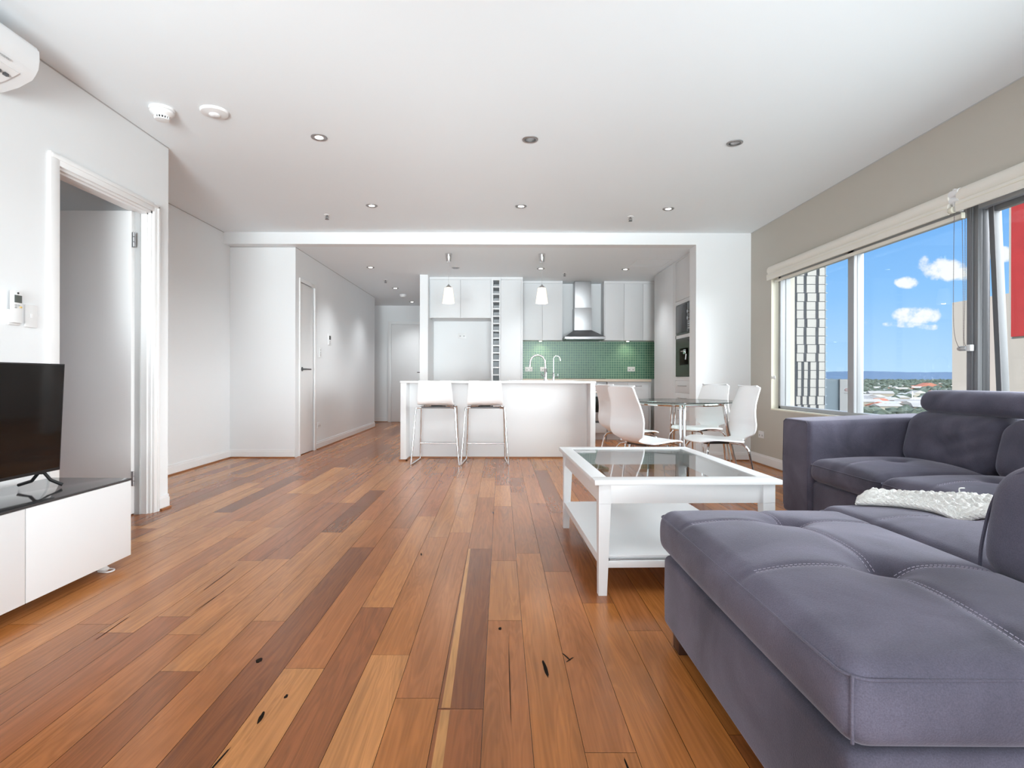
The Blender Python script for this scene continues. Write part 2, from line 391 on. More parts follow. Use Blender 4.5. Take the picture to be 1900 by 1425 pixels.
# floor boards
def build_floor():
    bw, x00 = .13, -.047
    DK, DM, MD, TN, OR, LM = (108, 62, 38), (136, 82, 50), (158, 102, 64), (190, 137, 92), (172, 112, 62), (176, 122, 80)
    known = {   # column -> [(start, end, tone)] for the boards one can tell apart in the foreground
        -1: [(.4, 1.59, DM), (1.59, 3.08, DK), (3.08, 4.4, MD)],
        0: [(.3, 2.17, MD), (2.17, 2.88, LM), (2.88, 4.1, MD)],
        1: [(.2, 3.0, OR), (3.0, 4.6, MD)],
        2: [(.2, 1.406, OR), (1.406, 2.72, MD), (2.72, 4.2, DM)],
        3: [(.1, 2.34, OR), (2.34, 3.9, DM)],
        4: [(.2, 2.086, OR), (2.086, 3.3, MD)],
        5: [(.2, 1.477, DM), (1.477, 3.0, OR)],
        -2: [(.2, 1.643, OR), (1.643, 3.4, MD)],
        -3: [(.2, 1.90, TN), (1.90, 3.3, OR)],
        -4: [(.4, 2.29, DM), (2.29, 3.8, LM)],
        -5: [(.3, 1.81, TN), (1.81, 3.5, MD)],
        -6: [(.5, 3.1, DK), (3.1, 4.4, MD)],
        -7: [(.3, 2.16, MD), (2.16, 3.7, LM)],
        -8: [(.2, 1.79, DM), (1.79, 3.4, LM)],
        -9: [(.4, 2.045, MD), (2.045, 2.9, LM), (2.9, 4.2, DM)],
    }
    rnd = random.Random(11)
    me = bpy.data.meshes.new('floor'); V = []; Fc = []; tone = []; ids = []
    pool = [DM, MD, MD, MD, LM, LM, OR, OR, TN, DK, (150, 92, 60), (166, 108, 74)]
    for k in range(-33, 23):
        xa = x00+k*bw; xb = xa+bw
        segs = known.get(k, [])
        out = []
        yy = -3.05-rnd.random()*1.5
        lim = segs[0][0] if segs else None
        def fill(a, b):
            q = a
            while q < b-.01:
                l = rnd.choice([.7, 1.0, 1.3, 1.6, 1.9, 2.2])*(.85+rnd.random()*.3)
                e_ = q+l
                if b-e_ < .45: e_ = b
                out.append((q, min(e_, b), rnd.choice(pool))); q = e_
        if segs:
            fill(yy, segs[0][0]); out += segs; fill(segs[-1][1], 12.6)
        else: fill(yy, 12.6)
        for a, b, c in out:
            g = .0007; i = len(V)
            V += [(xa+g, a+g, 0), (xb-g, a+g, 0), (xb-g, b-g, 0), (xa+g, b-g, 0)]
            Fc.append((i, i+1, i+2, i+3)); cc = srgb(*c)
            jit = .93+rnd.random()*.14
            cc = tuple(.7*q+.3*w_ for q, w_ in zip(cc, srgb(150, 98, 64))); gr = sum(cc)/3
            tone.append((cc[0]*jit*1.03, cc[1]*jit*.93, cc[2]*jit*.70)); ids.append((rnd.random(), rnd.random(), rnd.random()))
    # pale sapwood strip down one long dark board
    for a, b, w0, w1_, o0, o1 in ((.4, 1.585, .034, .026, .018, .010), (1.595, 3.08, .026, .012, .010, .002)):
        i = len(V); xe = x00-bw
        V += [(xe+o0, a, .0003), (xe+o0+w0, a, .0003), (xe+o1+w1_, b, .0003), (xe+o1, b, .0003)]
        Fc.append((i, i+1, i+2, i+3)); tone.append(srgb(188, 134, 80)); ids.append((.3, .7, .2))
    nb = len(Fc); i = len(V)      # the dark underlay seen in the joints
    V += [(-4.4, -4.5, -.003), (3.05, -4.5, -.003), (3.05, 12.6, -.003), (-4.4, 12.6, -.003)]; Fc.append((i, i+1, i+2, i+3)); tone.append((.03, .015, .008)); ids.append((0, 0, 0))
    i = len(V)
    V += [(-4.4, -4.5, -.12), (3.05, -4.5, -.12), (3.05, 12.6, -.12), (-4.4, 12.6, -.12)]; Fc.append((i+3, i+2, i+1, i)); tone.append((.03, .015, .008)); ids.append((0, 0, 0))
    me.from_pydata(V, [], Fc)
    ca = me.color_attributes.new('tone', 'FLOAT_COLOR', 'CORNER'); cb = me.color_attributes.new('board', 'FLOAT_COLOR', 'CORNER')
    for p in me.polygons:
        for li in p.loop_indices:
            ca.data[li].color = (*tone[p.index], 1); cb.data[li].color = (*ids[p.index], 1)
    me.materials.append(MT['board'])
    o = bpy.data.objects.new('floor', me); COL.objects.link(o); o['kind'] = 'structure'
    # gum veins and knots: dark flecks set into the boards
    mb = MB()
    r2 = random.Random(5)
    def fleck(cx, cy, ln, wd, ang):
        pts = []
        n = 14
        for q in range(n):
            a = 2*PI*q/n; rr = 1+.35*(r2.random()-.5)
            px_, py_ = wd*math.cos(a)*rr, ln*math.sin(a)*rr
            pts.append((cx+px_*math.cos(ang)-py_*math.sin(ang), cy+px_*math.sin(ang)+py_*math.cos(ang), .0006))
        mb.bm.faces.new([mb.bm.verts.new(p) for p in pts])
    for cx, cy, ln, wd, ang in ((.147, 1.81, .05, .006, .1), (.223, 1.89, .03, .003, .4), (.233, 1.87, .02, .003, -.7), (-.52+.0, 1.84-.4, .0, .0, 0),
                                (-.66, 1.55, .03, .006, .1), (-.63, 1.65, .012, .005, .0), (-.80, 1.86, .016, .01, .2), (-.69, 1.36, .06, .003, -.1),
                                (-1.22, 2.35, .12, .002, -.05), (-1.31, 2.62, .16, .002, .02), (-.42, 2.98, .02, .004, .2), (.0, 2.1, .012, .006, 0),
                                (.03, 1.75, .22, .0013, .0), (-1.45, 2.1, .1, .002, .05), (-.05, 3.9, .03, .004, .1), (.31, 1.33, .06, .003, .05)):
        if ln > 0: fleck(cx, cy, ln, wd, ang)
    mb.build('gum_vein', mat('dark gum vein', (.012, .007, .004), .8, spec=.1), o)
build_floor()

# left wall with its door opening
D0, D1, DH = 3.038, 3.88, 2.09
mb = MB(); mb.box(-2.53, XL, -3.1, D0, 0, CZ); mb.box(-2.53, XL, D1, 4.06, 0, CZ); mb.box(-2.53, XL, D0, D1, DH, CZ)
struct('wall_left', mb, 'wall')
struct('wall_bedroom', MB().box(-5.5, -2.53, 3.94, 4.06, 0, CZ), 'wall')
mb = MB(); mb.box(-5.62, -5.5, .8, 1.4, 0, CZ); mb.box(-5.62, -5.5, 3.4, 4.06, 0, CZ); mb.box(-5.62, -5.5, 1.4, 3.4, 0, .5); mb.box(-5.62, -5.5, 1.4, 3.4, 2.3, CZ); mb.box(-5.62, -2.53, .7, .8, 0, CZ)
struct('wall_bedroom_side', mb, 'wall')
struct('floor_bedroom', bx(-5.62, -4.36, .7, 4.06, -.1, 0), mat('bedroom carpet', (.4, .38, .36), .9, var=.1, vscale=80))
struct('wall_alcove', bx(-3.29, -3.17, 4.06, 6.56, 0, CZ), 'wall')
struct('wall_back_left', bx(-3.29, -2.404, 6.56, 6.68, 0, KZ), 'wall')
H0, H1 = 6.69, 7.226
mb = MB(); mb.box(-2.52, -2.404, 6.68, H0, 0, KZ); mb.box(-2.52, -2.404, H1, 10.68, 0, KZ); mb.box(-2.52, -2.404, H0, H1, 2.10, KZ)
struct('wall_hall', mb, 'wall')
struct('wall_corridor', MB().box(-4.3, -2.52, 10.56, 10.68, 0, KZ).box(-4.42, -4.3, 10.56, 12.02, 0, KZ), 'wall')
struct('wall_hall_end', bx(-4.3, -1.2, 11.9, 12.02, 0, KZ), 'wall')
struct('wall_kitchen_left', bx(-1.2, -1.08, 8.31, 12.02, 0, KZ), 'wall')
struct('wall_kitchen_back', bx(-1.08, 3.11, 9.10, 9.22, 0, KZ), 'wall')
struct('wall_pier', bx(2.232, XR, 6.41, 6.63, 0, CZ), 'wall')
# right wall with the long window opening
WY0, WY1, WZ0, WZ1 = 1.2, 5.93, .61, 2.03
mb = MB(); mb.box(XR, 3.11, -3.1, WY0, 0, CZ); mb.box(XR, 3.11, WY1, 9.22, 0, CZ); mb.box(XR, 3.11, WY0, WY1, 0, WZ0); mb.box(XR, 3.11, WY0, WY1, WZ1, CZ)
struct('wall_right', mb, 'beige')
mb = MB(); mb.box(XR-.001, 2.934, WY1-.008, WY1+.001, WZ0, WZ1); mb.box(XR-.002, 2.934, WY0, WY1, WZ0-.001, WZ0+.012)
struct('trim_1', mb, 'reveal')
# rear wall: wide glazed opening behind the viewer
mb = MB(); mb.box(-2.53, -2.2, -3.1, -2.98, 0, CZ); mb.box(2.6, 3.11, -3.1, -2.98, 0, CZ); mb.box(-2.2, 2.6, -3.1, -2.98, 2.42, CZ)
struct('wall_rear', mb, 'wall')
struct('ceiling', bx(-5.62, 3.11, -3.1, 6.41, CZ, CZ+.1), 'ceil')
struct('ceiling_kitchen', bx(-4.42, 3.11, 6.56, 12.02, KZ, CZ+.1), 'ceil')
struct('trim_2', bx(-3.17, 2.232, 6.41, 6.56, KZ, CZ+.1), 'wall')          # bulkhead above the kitchen opening
# grey strips that paint the shadow line where wall and ceiling meet
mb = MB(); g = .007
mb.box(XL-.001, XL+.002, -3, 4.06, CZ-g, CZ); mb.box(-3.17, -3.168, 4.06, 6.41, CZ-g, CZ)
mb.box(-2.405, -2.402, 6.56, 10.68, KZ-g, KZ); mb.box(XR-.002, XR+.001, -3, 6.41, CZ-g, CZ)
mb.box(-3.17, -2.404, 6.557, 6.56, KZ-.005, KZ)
struct('shadow_line_strip', mb, 'plasticg')

# baseboards + timber bead along the floor
def baseboard(name, x0, y0, x1, y1, nx, ny, h=.095, t=.014):
    """run from (x0,y0) to (x1,y1); (nx,ny) points into the room"""
    mb = MB()
    ax = sorted((x0, x1)); ay = sorted((y0, y1))
    def slab(a, b, z0, z1):
        X = [ax[0]+min(0, nx*b), ax[1]+max(0, nx*b)] if nx else ax
        Y = [ay[0]+min(0, ny*b), ay[1]+max(0, ny*b)] if ny else ay
        return (X[0], X[1], Y[0], Y[1], z0, z1)
    mb.box(*slab(0, t, 0, h-.02)); mb.box(*slab(0, t*.6, h-.02, h))
    o = struct(name, mb, 'gloss')
    b = MB(); b.box(*slab(0, t+.014, 0, .012)); b.build('timber_bead', 'bead', o)
    return o
baseboard('baseboard_left', XL, 3.945, XL, 4.06, 1, 0)
baseboard('baseboard_left_end', XL, 4.06, -2.53, 4.06, 0, 1)
baseboard('baseboard_alcove', -3.17, 4.06, -3.17, 6.56, 1, 0)
baseboard('baseboard_back_left', -3.17, 6.56, -2.404, 6.56, 0, -1)
baseboard('baseboard_hall', -2.404, 7.29, -2.404, 10.68, 1, 0)
baseboard('baseboard_hall_end', -4.3, 11.9, -2.39, 11.9, 0, -1)
baseboard('baseboard_pier', 2.232, 6.41, XR, 6.41, 0, -1)
baseboard('baseboard_right', XR, 0, XR, 6.41, -1, 0, h=.11)

# ------------------------------------------------------------------ doors
def door_frame(parent, mb): return mb.build('door_frame', 'gloss', parent)
d1 = thing('door_1', 'white flush door standing open inside the left doorway', None, (XL, D0, 0), kind='structure')
mb = MB()
for xa in (XL, ):
    mb.box(xa-.002, xa+.016, D0-.058, D0+.006, 0, DH+.055, .004); mb.box(xa-.002, xa+.016, D1-.006, D1+.062, 0, DH+.055, .004); mb.box(xa-.002, xa+.0155, D0-.01, D1+.01, DH-.006, DH+.054, .004)
    mb.box(xa+.014, xa+.021, D1+.03, D1+.052, 0, DH+.04, .003); mb.box(xa+.014, xa+.021, D0-.05, D1+.05, DH+.025, DH+.045, .003)
mb.box(-2.53, XL, D0, D0+.02, 0, DH); mb.box(-2.53, XL, D1-.02, D1, 0, DH); mb.box(-2.53, XL, D0, D1, DH-.02, DH)
mb.box(-2.47, -2.43, D1-.032, D1-.02, 0, DH-.02); mb.box(-2.47, -2.43, D0+.02, D1-.02, DH-.032, DH-.02)
mb.build('door_frame', 'gloss', d1, world=True)
MB().box(-3.30, -2.505, 3.80, 3.838, .008, 2.068, .002).build('door_leaf', 'gloss', d1, world=True)
mb = MB().box(-2.512, -2.47, 3.835, 3.864, 0, 2.07); mb.build('gap_shade_filler', 'plasticg', d1, world=True)  # grey strip painted in for the shade of the hinge gap
for zc in (1.87, .25):
    mb = MB()
    mb.box(-2.503, -2.478, 3.80, 3.803, zc-.05, zc+.05)
    for q in range(3): mb.lathe([(.007, zc-.047+q*.034), (.007, zc-.017+q*.034)], (-2.488, 3.797, 0), 12)
    mb.build('hinge', 'steel', d1, world=True)
d2 = thing('door_2', 'narrow white cupboard door in the hall wall, closed', None, (-2.404, H0, 0), kind='structure')
mb = MB(); mb.box(-2.406, -2.39, H0-.012, H0+.02, 0, 2.13, .003); mb.box(-2.406, -2.39, H1-.012, H1+.05, 0, 2.13, .003); mb.box(-2.406, -2.391, H0-.01, H1+.05, 2.085, 2.13, .003)
mb.build('door_frame', 'gloss', d2, world=True)
MB().box(-2.45, -2.412, H0+.022, H1-.014, .008, 2.082, .002).build('door_leaf', 'gloss', d2, world=True)
MB().box(-2.47, -2.45, H0, H1, 0, 2.085).build('gap_shade_filler', 'gap', d2, world=True)  # dark sheet put behind the leaf as shade in its gaps
mb = MB(); mb.lathe([(.026, 0), (.026, .008)], (-2.412, 6.80, 1.04), 16, 'x'); mb.tube([(-2.41, 6.80, 1.04), (-2.362, 6.80, 1.04), (-2.355, 6.82, 1.04), (-2.355, 6.95, 1.04)], .009)
mb.build('door_handle', 'dsteel', d2, world=True)
d3 = thing('door_3', 'white flush door at the end of the hall, closed', None, (-1.9, 11.9, 0), kind='structure')
mb = MB(); mb.box(-2.39, -2.32, 11.875, 11.9, 0, 2.13, .004); mb.box(-1.46, -1.39, 11.875, 11.9, 0, 2.13, .004); mb.box(-2.39, -1.39, 11.876, 11.9, 2.065, 2.13, .004); mb.box(-2.33, -1.45, 11.865, 11.877, 2.095, 2.12)
mb.build('door_frame', 'gloss', d3, world=True)
MB().box(-2.315, -1.465, 11.86, 11.89, .01, 2.06, .002).build('door_leaf', 'gloss', d3, world=True)
mb = MB(); mb.lathe([(.026, -.008), (.026, 0)], (-1.62, 11.86, 1.05), 16, 'y'); mb.tube([(-1.62, 11.86, 1.05), (-1.62, 11.81, 1.05), (-1.76, 11.81, 1.05)], .01)
mb.build('door_handle', 'dsteel', d3, world=True)

# ------------------------------------------------------------------ window 1 (right wall)
w1 = thing('window_1', 'long aluminium window in the greige right wall', None, (2.934, 3.5, WZ0), kind='structure')
FX0, FX1 = 2.934, 3.0
mb = MB()
mb.box(FX0, FX1+.03, WY0, WY1-.008, WZ0+.01, WZ0+.045, .003); mb.box(FX0, FX1+.03, WY0, WY1-.008, WZ1-.045, WZ1)
mb.box(FX0, FX1, WY1-.05, WY1-.008, WZ0+.01, WZ1, .003); mb.box(FX0, FX1, WY0, WY0+.05, WZ0+.01, WZ1)
mb.box(FX1-.01, FX1+.035, WY1-.055, WY1-.03, WZ0+.04, WZ1)
mb.build('window_frame', 'alu', w1, world=True)
def mull(y0, y1, extra=0):
    m_ = MB(); m_.box(FX0, FX0+.026, y0, y1, WZ0+.04, WZ1, .002); m_.box(FX0+.032, FX1+.02+extra, y0+.004, y1-.004, WZ0+.04, WZ1, .002)
    o = m_.build('mullion', 'alu', w1, world=True)
    MB().box(FX0+.022, FX0+.036, y0+.006, y1-.006, WZ0+.04, WZ1).build('gasket', 'alud', o, world=True)
mull(4.66, 4.74)
m_ = MB()
m_.box(2.924, 2.94, 3.478, 3.515, WZ0+.04, WZ1, .003); m_.box(2.932, 2.962, 3.445, 3.482, WZ0+.04, WZ1, .004); m_.box(2.966, 3.004, 3.447, 3.50, WZ0+.04, WZ1, .003)
m_.build('mullion', 'alug', w1, world=True)
m_ = MB(); m_.box(2.920, 2.9245, 3.488, 3.513, WZ0+.04, WZ1); m_.box(2.96, 2.968, 3.452, 3.49, WZ0+.04, WZ1); m_.box(3.0, 3.010, 3.449, 3.46, WZ0+.04, WZ1)
m_.build('gasket', 'alud', w1, world=True)
for a, b in ((4.73, 5.89), (3.5, 4.67)):
    MB().box(2.975, 2.981, a, b, WZ0+.035, WZ1-.03).build('window_pane', 'glass', w1, world=True)
# awning sash pushed out at the bottom
sash = bpy.data.objects.new('awning_sash', None); COL.objects.link(sash); sash.parent = w1; sash.location = (3.0-2.934, 3.437-3.5, WZ1-.03-WZ0); sash.rotation_euler = (0, -.046, 0)
m_ = MB(); m_.box(-.025, .02, -.055, -.012, -1.34, 0, .003); m_.box(-.025, .02, -2.15, -2.11, -1.34, 0, .003); m_.box(-.0245, .0195, -2.14, -.02, -.045, 0, .003); m_.box(-.0245, .0195, -2.14, -.02, -1.34, -1.295, .003)
sf = m_.build('sash_frame', 'alug', sash)
MB().box(-.03, -.022, -.055, -.047, -1.33, -.005).build('gasket', 'alud', sash)
MB().box(-.005, .001, -2.12, -.03, -1.32, -.03).build('window_pane', 'glass', sash)

# window 2 behind the viewer: sliding glazing
w2 = thing('window_2', 'wide sliding glazing behind the viewer', None, (.2, -3.04, 0), kind='structure')
mb = MB(); mb.box(-2.2, 2.6, -3.08, -3.0, 0, .04); mb.box(-2.2, 2.6, -3.08, -3.0, 2.38, 2.42)
for xx in (-2.2, -.62, .98, 2.56): mb.box(xx, xx+.04, -3.08, -3.0, .04, 2.38)
mb.build('window_frame', 'alu', w2, world=True)
MB().box(-2.16, 2.56, -3.045, -3.04, .04, 2.38).build('window_pane', 'glass', w2, world=True)
# balcony slab over and outside the rear glazing
struct('trim_4', MB().box(-3.2, 3.4, -4.6, -3.1, 2.60, 2.75).box(-3.2, 3.4, -4.6, -3.1, -.15, -.02), 'wall')

# ------------------------------------------------------------------ roller blinds
def blind(y0, y1, label, z1=2.112, end_y=None):
    t = thing('roller_blind', label, 'blind', (2.86, (y0+y1)/2, z1), group='rolled up roller blinds above the window')
    # roll of fabric with a hem below it
    prof = []
    cxr, czr, r = 2.825, z1-.045, .045
    for k in range(13):
        a = PI/2+PI*k/12*.78
        prof.append((cxr+r*math.cos(a)*.8, czr+r*math.sin(a)))
    prof += [(2.789, z1-.085), (2.785, z1-.10), (2.788, z1-.147), (2.80, z1-.149), (2.83, z1-.12), (2.858, z1-.09), (2.858, z1)]
    m = MB(); m.prism(prof, 'y', y0, y1); m.build('fabric_roll', 'linen', t, world=True)
    MB().box(2.783, 2.787, y0+.005, y1-.005, z1-.108, z1-.103).build('hem', 'reveal', t, world=True)
    return t
bl1 = blind(3.50, 5.88, 'cream roller blind on the far stretch of window')
bl2 = blind(1.1, 3.44, 'cream roller blind at the right edge, beside the white bracket')
MB().box(2.842, 2.86, 3.46, 5.82, 1.935, 1.962, .005).build('bottom_rail', 'linen', bl1, world=True)
MB().box(2.838, 2.862, 3.455, 3.462, 1.93, 1.967, .002).build('rail_end_cap', 'reveal', bl1, world=True)
br = thing('blind_bracket', 'white bracket with round clutches between the two blinds', 'bracket', (2.85, 3.47, 2.0))
mb = MB(); mb.box(2.80, 2.858, 3.462, 3.478, 1.975, 2.115, .003); mb.build('plate', 'plastic', br, world=True)
for zc, rr in ((2.085, .026), (2.045, .022)):
    MB().lathe([(rr, 3.43), (rr, 3.50)], (2.815, 0, zc), 20, 'y').build('clutch', 'plastic', br, world=True)
MB().lathe([(.02, 3.465), (.02, 3.49)], (2.80, 0, 1.985), 16, 'y').build('clutch', 'reveal', br, world=True)
# beaded chains and their wall cleat
cleat = thing('chain_cleat', 'clear and white chain tensioner on the thick window mullion', 'chain holder', (2.92, 3.46, 1.13))
MB().box(2.90, 2.925, 3.462, 3.492, 1.112, 1.152, .004).build('bracket', 'plastic', cleat, world=True)
mb = MB(); mb.lathe([(.012, 3.49), (.015, 3.50), (.015, 3.54), (.012, 3.55)], (2.90, 0, 1.13), 14, 'y'); mb.build('wheel', 'plasticg', cleat, world=True)
def chain(pts, label):
    P = catmull([Vector(p) for p in pts], 8)
    # beads strung at an even pitch
    m = MB(); m.tube(P, .0011, 5)
    acc = 0; last = P[0]; pitch = .0105
    for a, b in zip(P, P[1:]):
        L_ = (b-a).length; d = pitch-acc
        while d < L_:
            c = a.lerp(b, d/L_)
            r_ = bmesh.ops.create_icosphere(m.bm, subdivisions=1, radius=.0026)
            for q in r_['verts']: q.co += c
            d += pitch
        acc = (acc+L_) % pitch
    o = m.build('bead_chain', mat('grey bead chain', (.15, .12, .12), .35, metal=.4))
    tag(o, label, 'chain', 'bead chains hanging in front of the window')
chain([(2.83, 3.50, 2.0), (2.83, 3.505, 1.5), (2.838, 3.51, 1.25), (2.87, 3.52, 1.15), (2.90, 3.52, 1.128)], 'leftmost bead chain, curving in to the cleat on the mullion')
chain([(2.852, 3.468, 1.985), (2.862, 3.47, 1.5), (2.88, 3.49, 1.2), (2.897, 3.505, 1.14)], 'middle bead chain of the three')
chain([(2.872, 3.468, 1.975), (2.872, 3.468, 1.5), (2.885, 3.49, 1.2), (2.905, 3.50, 1.14)], 'rightmost bead chain, nearest the thick window mullion')
kn = MB().lathe([(.0, 0), (.012, .002), (.015, .012), (.01, .02), (0, .022)], (0, 0, 0), 14, 'x').lathe([(.02, -.004), (.02, .002)], (0, .02, 0), 12, 'x')
kn = kn.build('blind_cleat', 'plastic'); kn.location = (2.878, 5.915, .95); kn.rotation_euler = (0, 0, PI); tag(kn, 'small round white blind chain holder on the left window reveal', 'chain holder')
for v_ in kn.data.vertices: pass

# ------------------------------------------------------------------ kitchen
def panel_door(parent, name, a, m='cab', bev=.0015): return MB().box(*a, bev).build(name, m, parent, world=True)
# cabinet over the fridge recess
fc = thing('overhead_cabinet', 'two-door white cabinet above the empty fridge recess', 'cabinet', (-.61, 8.6, 1.844), group='overhead kitchen cabinets')
MB().box(-1.078, -.145, 8.49, 9.0, 1.844, 2.464).build('body', 'cab', fc, world=True)
panel_door(fc, 'door', (-1.06, -.6115, 8.47, 8.489, 1.846, 2.42)); panel_door(fc, 'door', (-.6085, -.157, 8.47, 8.489, 1.846, 2.42))
MB().box(-1.078, -.147, 8.472, 8.489, 2.424, 2.464).build('filler_panel', 'cab', fc, world=True)
# recess lining
rl = thing('recess_panel', 'plain white lining panel at the back of the fridge recess', 'panel', (-.6, 9.0, 0))
MB().box(-1.078, -.145, 9.0, 9.02, 0, 1.844).build('back_panel', 'wall', rl, world=True)
# wine rack
wr = thing('wine_rack', 'tall narrow white wine rack with stacked square holes', 'wine rack', (-.07, 8.5, 0))
mb = MB(); mb.box(-.144, -.116, 8.47, 9.0, 0, 2.42); mb.box(-.024, -.004, 8.47, 9.0, 0, 2.42); mb.box(-.144, -.004, 8.472, 8.99, 2.42, 2.464); mb.box(-.116, -.024, 8.86, 8.88, .3, 2.42)
zz = 2.42
for k in range(19):
    zt = 2.417-k*.111
    mb.box(-.116, -.024, 8.472, 8.86, zt-.002, zt+.02 if k else 2.421) if k == 0 else mb.box(-.116, -.024, 8.472, 8.86, zt, zt+.021)
mb.box(-.116, -.024, 8.472, 8.86, 0, .42)
mb.build('frame', 'cab', wr, world=True)
# tall pantry door beside the rack
tp = thing('pantry_cabinet', 'tall single-door white cabinet between wine rack and green tiles', 'cabinet', (.16, 8.7, 0))
MB().box(-.002, .33, 8.49, 9.08, 0, 2.464).build('body', 'cab', tp, world=True)
panel_door(tp, 'door', (0, .306, 8.47, 8.489, .1, 2.42)); MB().box(-.001, .332, 8.472, 8.489, 2.424, 2.464).build('filler_panel', 'cab', tp, world=True); MB().box(.309, .332, 8.47, 8.49, 0, 2.42).build('end_panel', 'cab', tp, world=True)
# wall cabinets
def wall_cab(label, xs, x0, x1):
    t = thing('wall_cabinet', label, 'cabinet', ((x0+x1)/2, 8.95, 1.535), group='wall cabinets over the green splashback')
    MB().box(x0, x1, 8.839, 9.098, 1.535, 2.464).build('body', 'cab', t, world=True)
    for a, b in zip(xs, xs[1:]): panel_door(t, 'door', (a+.0015, b-.0015, 8.82, 8.838, 1.533, 2.425))
    MB().box(x0, x1, 8.823, 8.839, 2.43, 2.465).build('filler_panel', 'cab', t, world=True)
    return t
wall_cab('two-door grey-white wall cabinet left of the range hood', (.345, .655, .955), .335, .972)
wall_cab('three-door grey-white wall cabinet right of the range hood', (1.637, 1.94, 2.237, 2.53), 1.625, 2.53)
# under-cabinet lights
for i, (xx, lb) in enumerate(((.63, 'small light under the left wall cabinet'), (2.02, 'small light under the right wall cabinet'))):
    t = thing('cabinet_light', lb, 'light', (xx, 8.92, 1.53), group='lights under the wall cabinets')
    MB().lathe([(.028, 1.522), (.032, 1.535)], (xx, 8.92, 0), 16).build('housing', 'plastic', t, world=True)
    MB().lathe([(.02, 1.519), (.022, 1.522)], (xx, 8.92, 0), 16).build('bulb', 'lampon', t, world=True)
    sl = lamp('cabinet_light_lamp', 'SPOT', (xx, 8.93, 1.515), 3.0, (1, .86, .6), spot_size=2.3, spot_blend=.8, shadow_soft_size=.03)
    sl.rotation_euler = (math.radians(22), 0, 0)
# splashback
tag(bx(.334, 2.6, 9.087, 9.099, .925, 1.53).build('splashback', 'tile', smooth=False), 'green mosaic tile splashback behind the kitchen bench', 'splashback')
# range hood
rh = thing('range_hood', 'stainless steel chimney range hood over the cooktop', 'range hood', (1.30, 8.9, 1.527))
cx = 1.298
MB().box(cx-.136, cx+.136, 8.85, 9.098, 1.69, 2.05, .003).build('chimney', 'steel', rh, world=True)
MB().box(cx-.128, cx+.128, 8.858, 9.09, 2.05, 2.464, .002).build('chimney_extension', 'steel', rh, world=True)
mb = MB(); a, b = 8.60, 9.098
mb.hexa([(cx-.31, a, 1.575), (cx+.31, a, 1.575), (cx+.31, b, 1.575), (cx-.31, b, 1.575), (cx-.136, 8.85, 1.695), (cx+.136, 8.85, 1.695), (cx+.136, b, 1.695), (cx-.136, b, 1.695)])
mb.build('canopy', 'dsteel', rh, world=True)
MB().box(cx-.312, cx+.312, 8.597, 9.098, 1.54, 1.576, .003).build('rim', 'steel', rh, world=True)
MB().box(cx-.29, cx+.29, 8.62, 9.08, 1.533, 1.541).build('filter', 'dsteel', rh, world=True)
# back bench
tag(bx(.334, 2.285, 8.49, 9.088, .885, .925, .003).build('worktop', 'stone'), 'beige stone worktop along the green splashback', 'worktop')
ct = thing('cooktop', 'thin black glass cooktop under the range hood', 'cooktop', (1.3, 8.8, .925))
MB().box(1.0, 1.6, 8.53, 9.03, .9255, .933, .002).build('glass_plate', 'darkglass', ct, world=True)
def bar_handle(parent, p0, p1, off):
    p0, p1, off = Vector(p0), Vector(p1), Vector(off)
    d = (p1-p0)
    m = MB(); m.tube([p0+off, p1+off], .005, 8); m.tube([p0+d*.12, p0+d*.12+off], .004, 8); m.tube([p0+d*.88, p0+d*.88+off], .004, 8)
    return m.build('handle', 'steel', parent, world=True)
def base_cab(label, x0, x1, doors):
    t = thing('base_cabinet', label, 'cabinet', ((x0+x1)/2, 8.8, 0), group='base cabinets under the back worktop')
    MB().box(x0, x1, 8.53, 9.08, .1, .884).build('body', 'cab', t, world=True)
    MB().box(x0, x1, 8.57, 8.59, 0, .1).build('kickboard', 'cab', t, world=True)
    for (a, b, z0, z1) in doors:
        d = panel_door(t, 'door' if z1-z0 > .3 else 'drawer', (a+.002, b-.002, 8.51, 8.529, z0, z1))
        m = (a+b)/2; bar_handle(d, (m-.05, 8.51, z1-.05), (m+.05, 8.51, z1-.05), (0, -.022, 0))
    return t
base_cab('white base cabinet left of the oven, behind the island', .336, 1.01, [(.336, .67, .11, .87), (.67, 1.01, .11, .87)])
base_cab('white base cabinet right of the oven, seen above the chair backs', 1.622, 2.285, [(1.622, 1.93, .11, .87), (1.93, 2.25, .11, .87)])
ov = thing('oven', 'stainless steel built-in oven beside the island end', 'oven', (1.315, 8.8, 0))
MB().box(1.02, 1.612, 8.53, 9.05, .26, .882).build('body', 'dsteel', ov, world=True)
MB().box(1.022, 1.61, 8.505, 8.53, .775, .88, .002).build('control_panel', 'steel', ov, world=True)
od = MB().box(1.022, 1.61, 8.505, 8.53, .29, .768, .002).build('oven_door', 'steel', ov, world=True)
MB().box(1.06, 1.572, 8.5, 8.507, .42, .66, .002).build('oven_glass', 'darkglass', od, world=True)
m_ = MB(); m_.tube([(1.05, 8.47, .725), (1.58, 8.47, .725)], .009, 10); m_.tube([(1.08, 8.47, .725), (1.08, 8.506, .725)], .006, 8); m_.tube([(1.55, 8.47, .725), (1.55, 8.506, .725)], .006, 8)
m_.build('handle', 'chrome', od, world=True)
dr = thing('base_cabinet', 'white drawer unit below the oven', 'cabinet', (1.315, 8.8, 0))
dd = MB().box(1.022, 1.61, 8.51, 8.53, .105, .255, .002).build('drawer', 'cab', dr, world=True); bar_handle(dd, (1.2, 8.51, .2), (1.42, 8.51, .2), (0, -.02, 0))
MB().box(1.022, 1.61, 8.57, 8.59, 0, .1).build('kickboard', 'cab', dr, world=True)
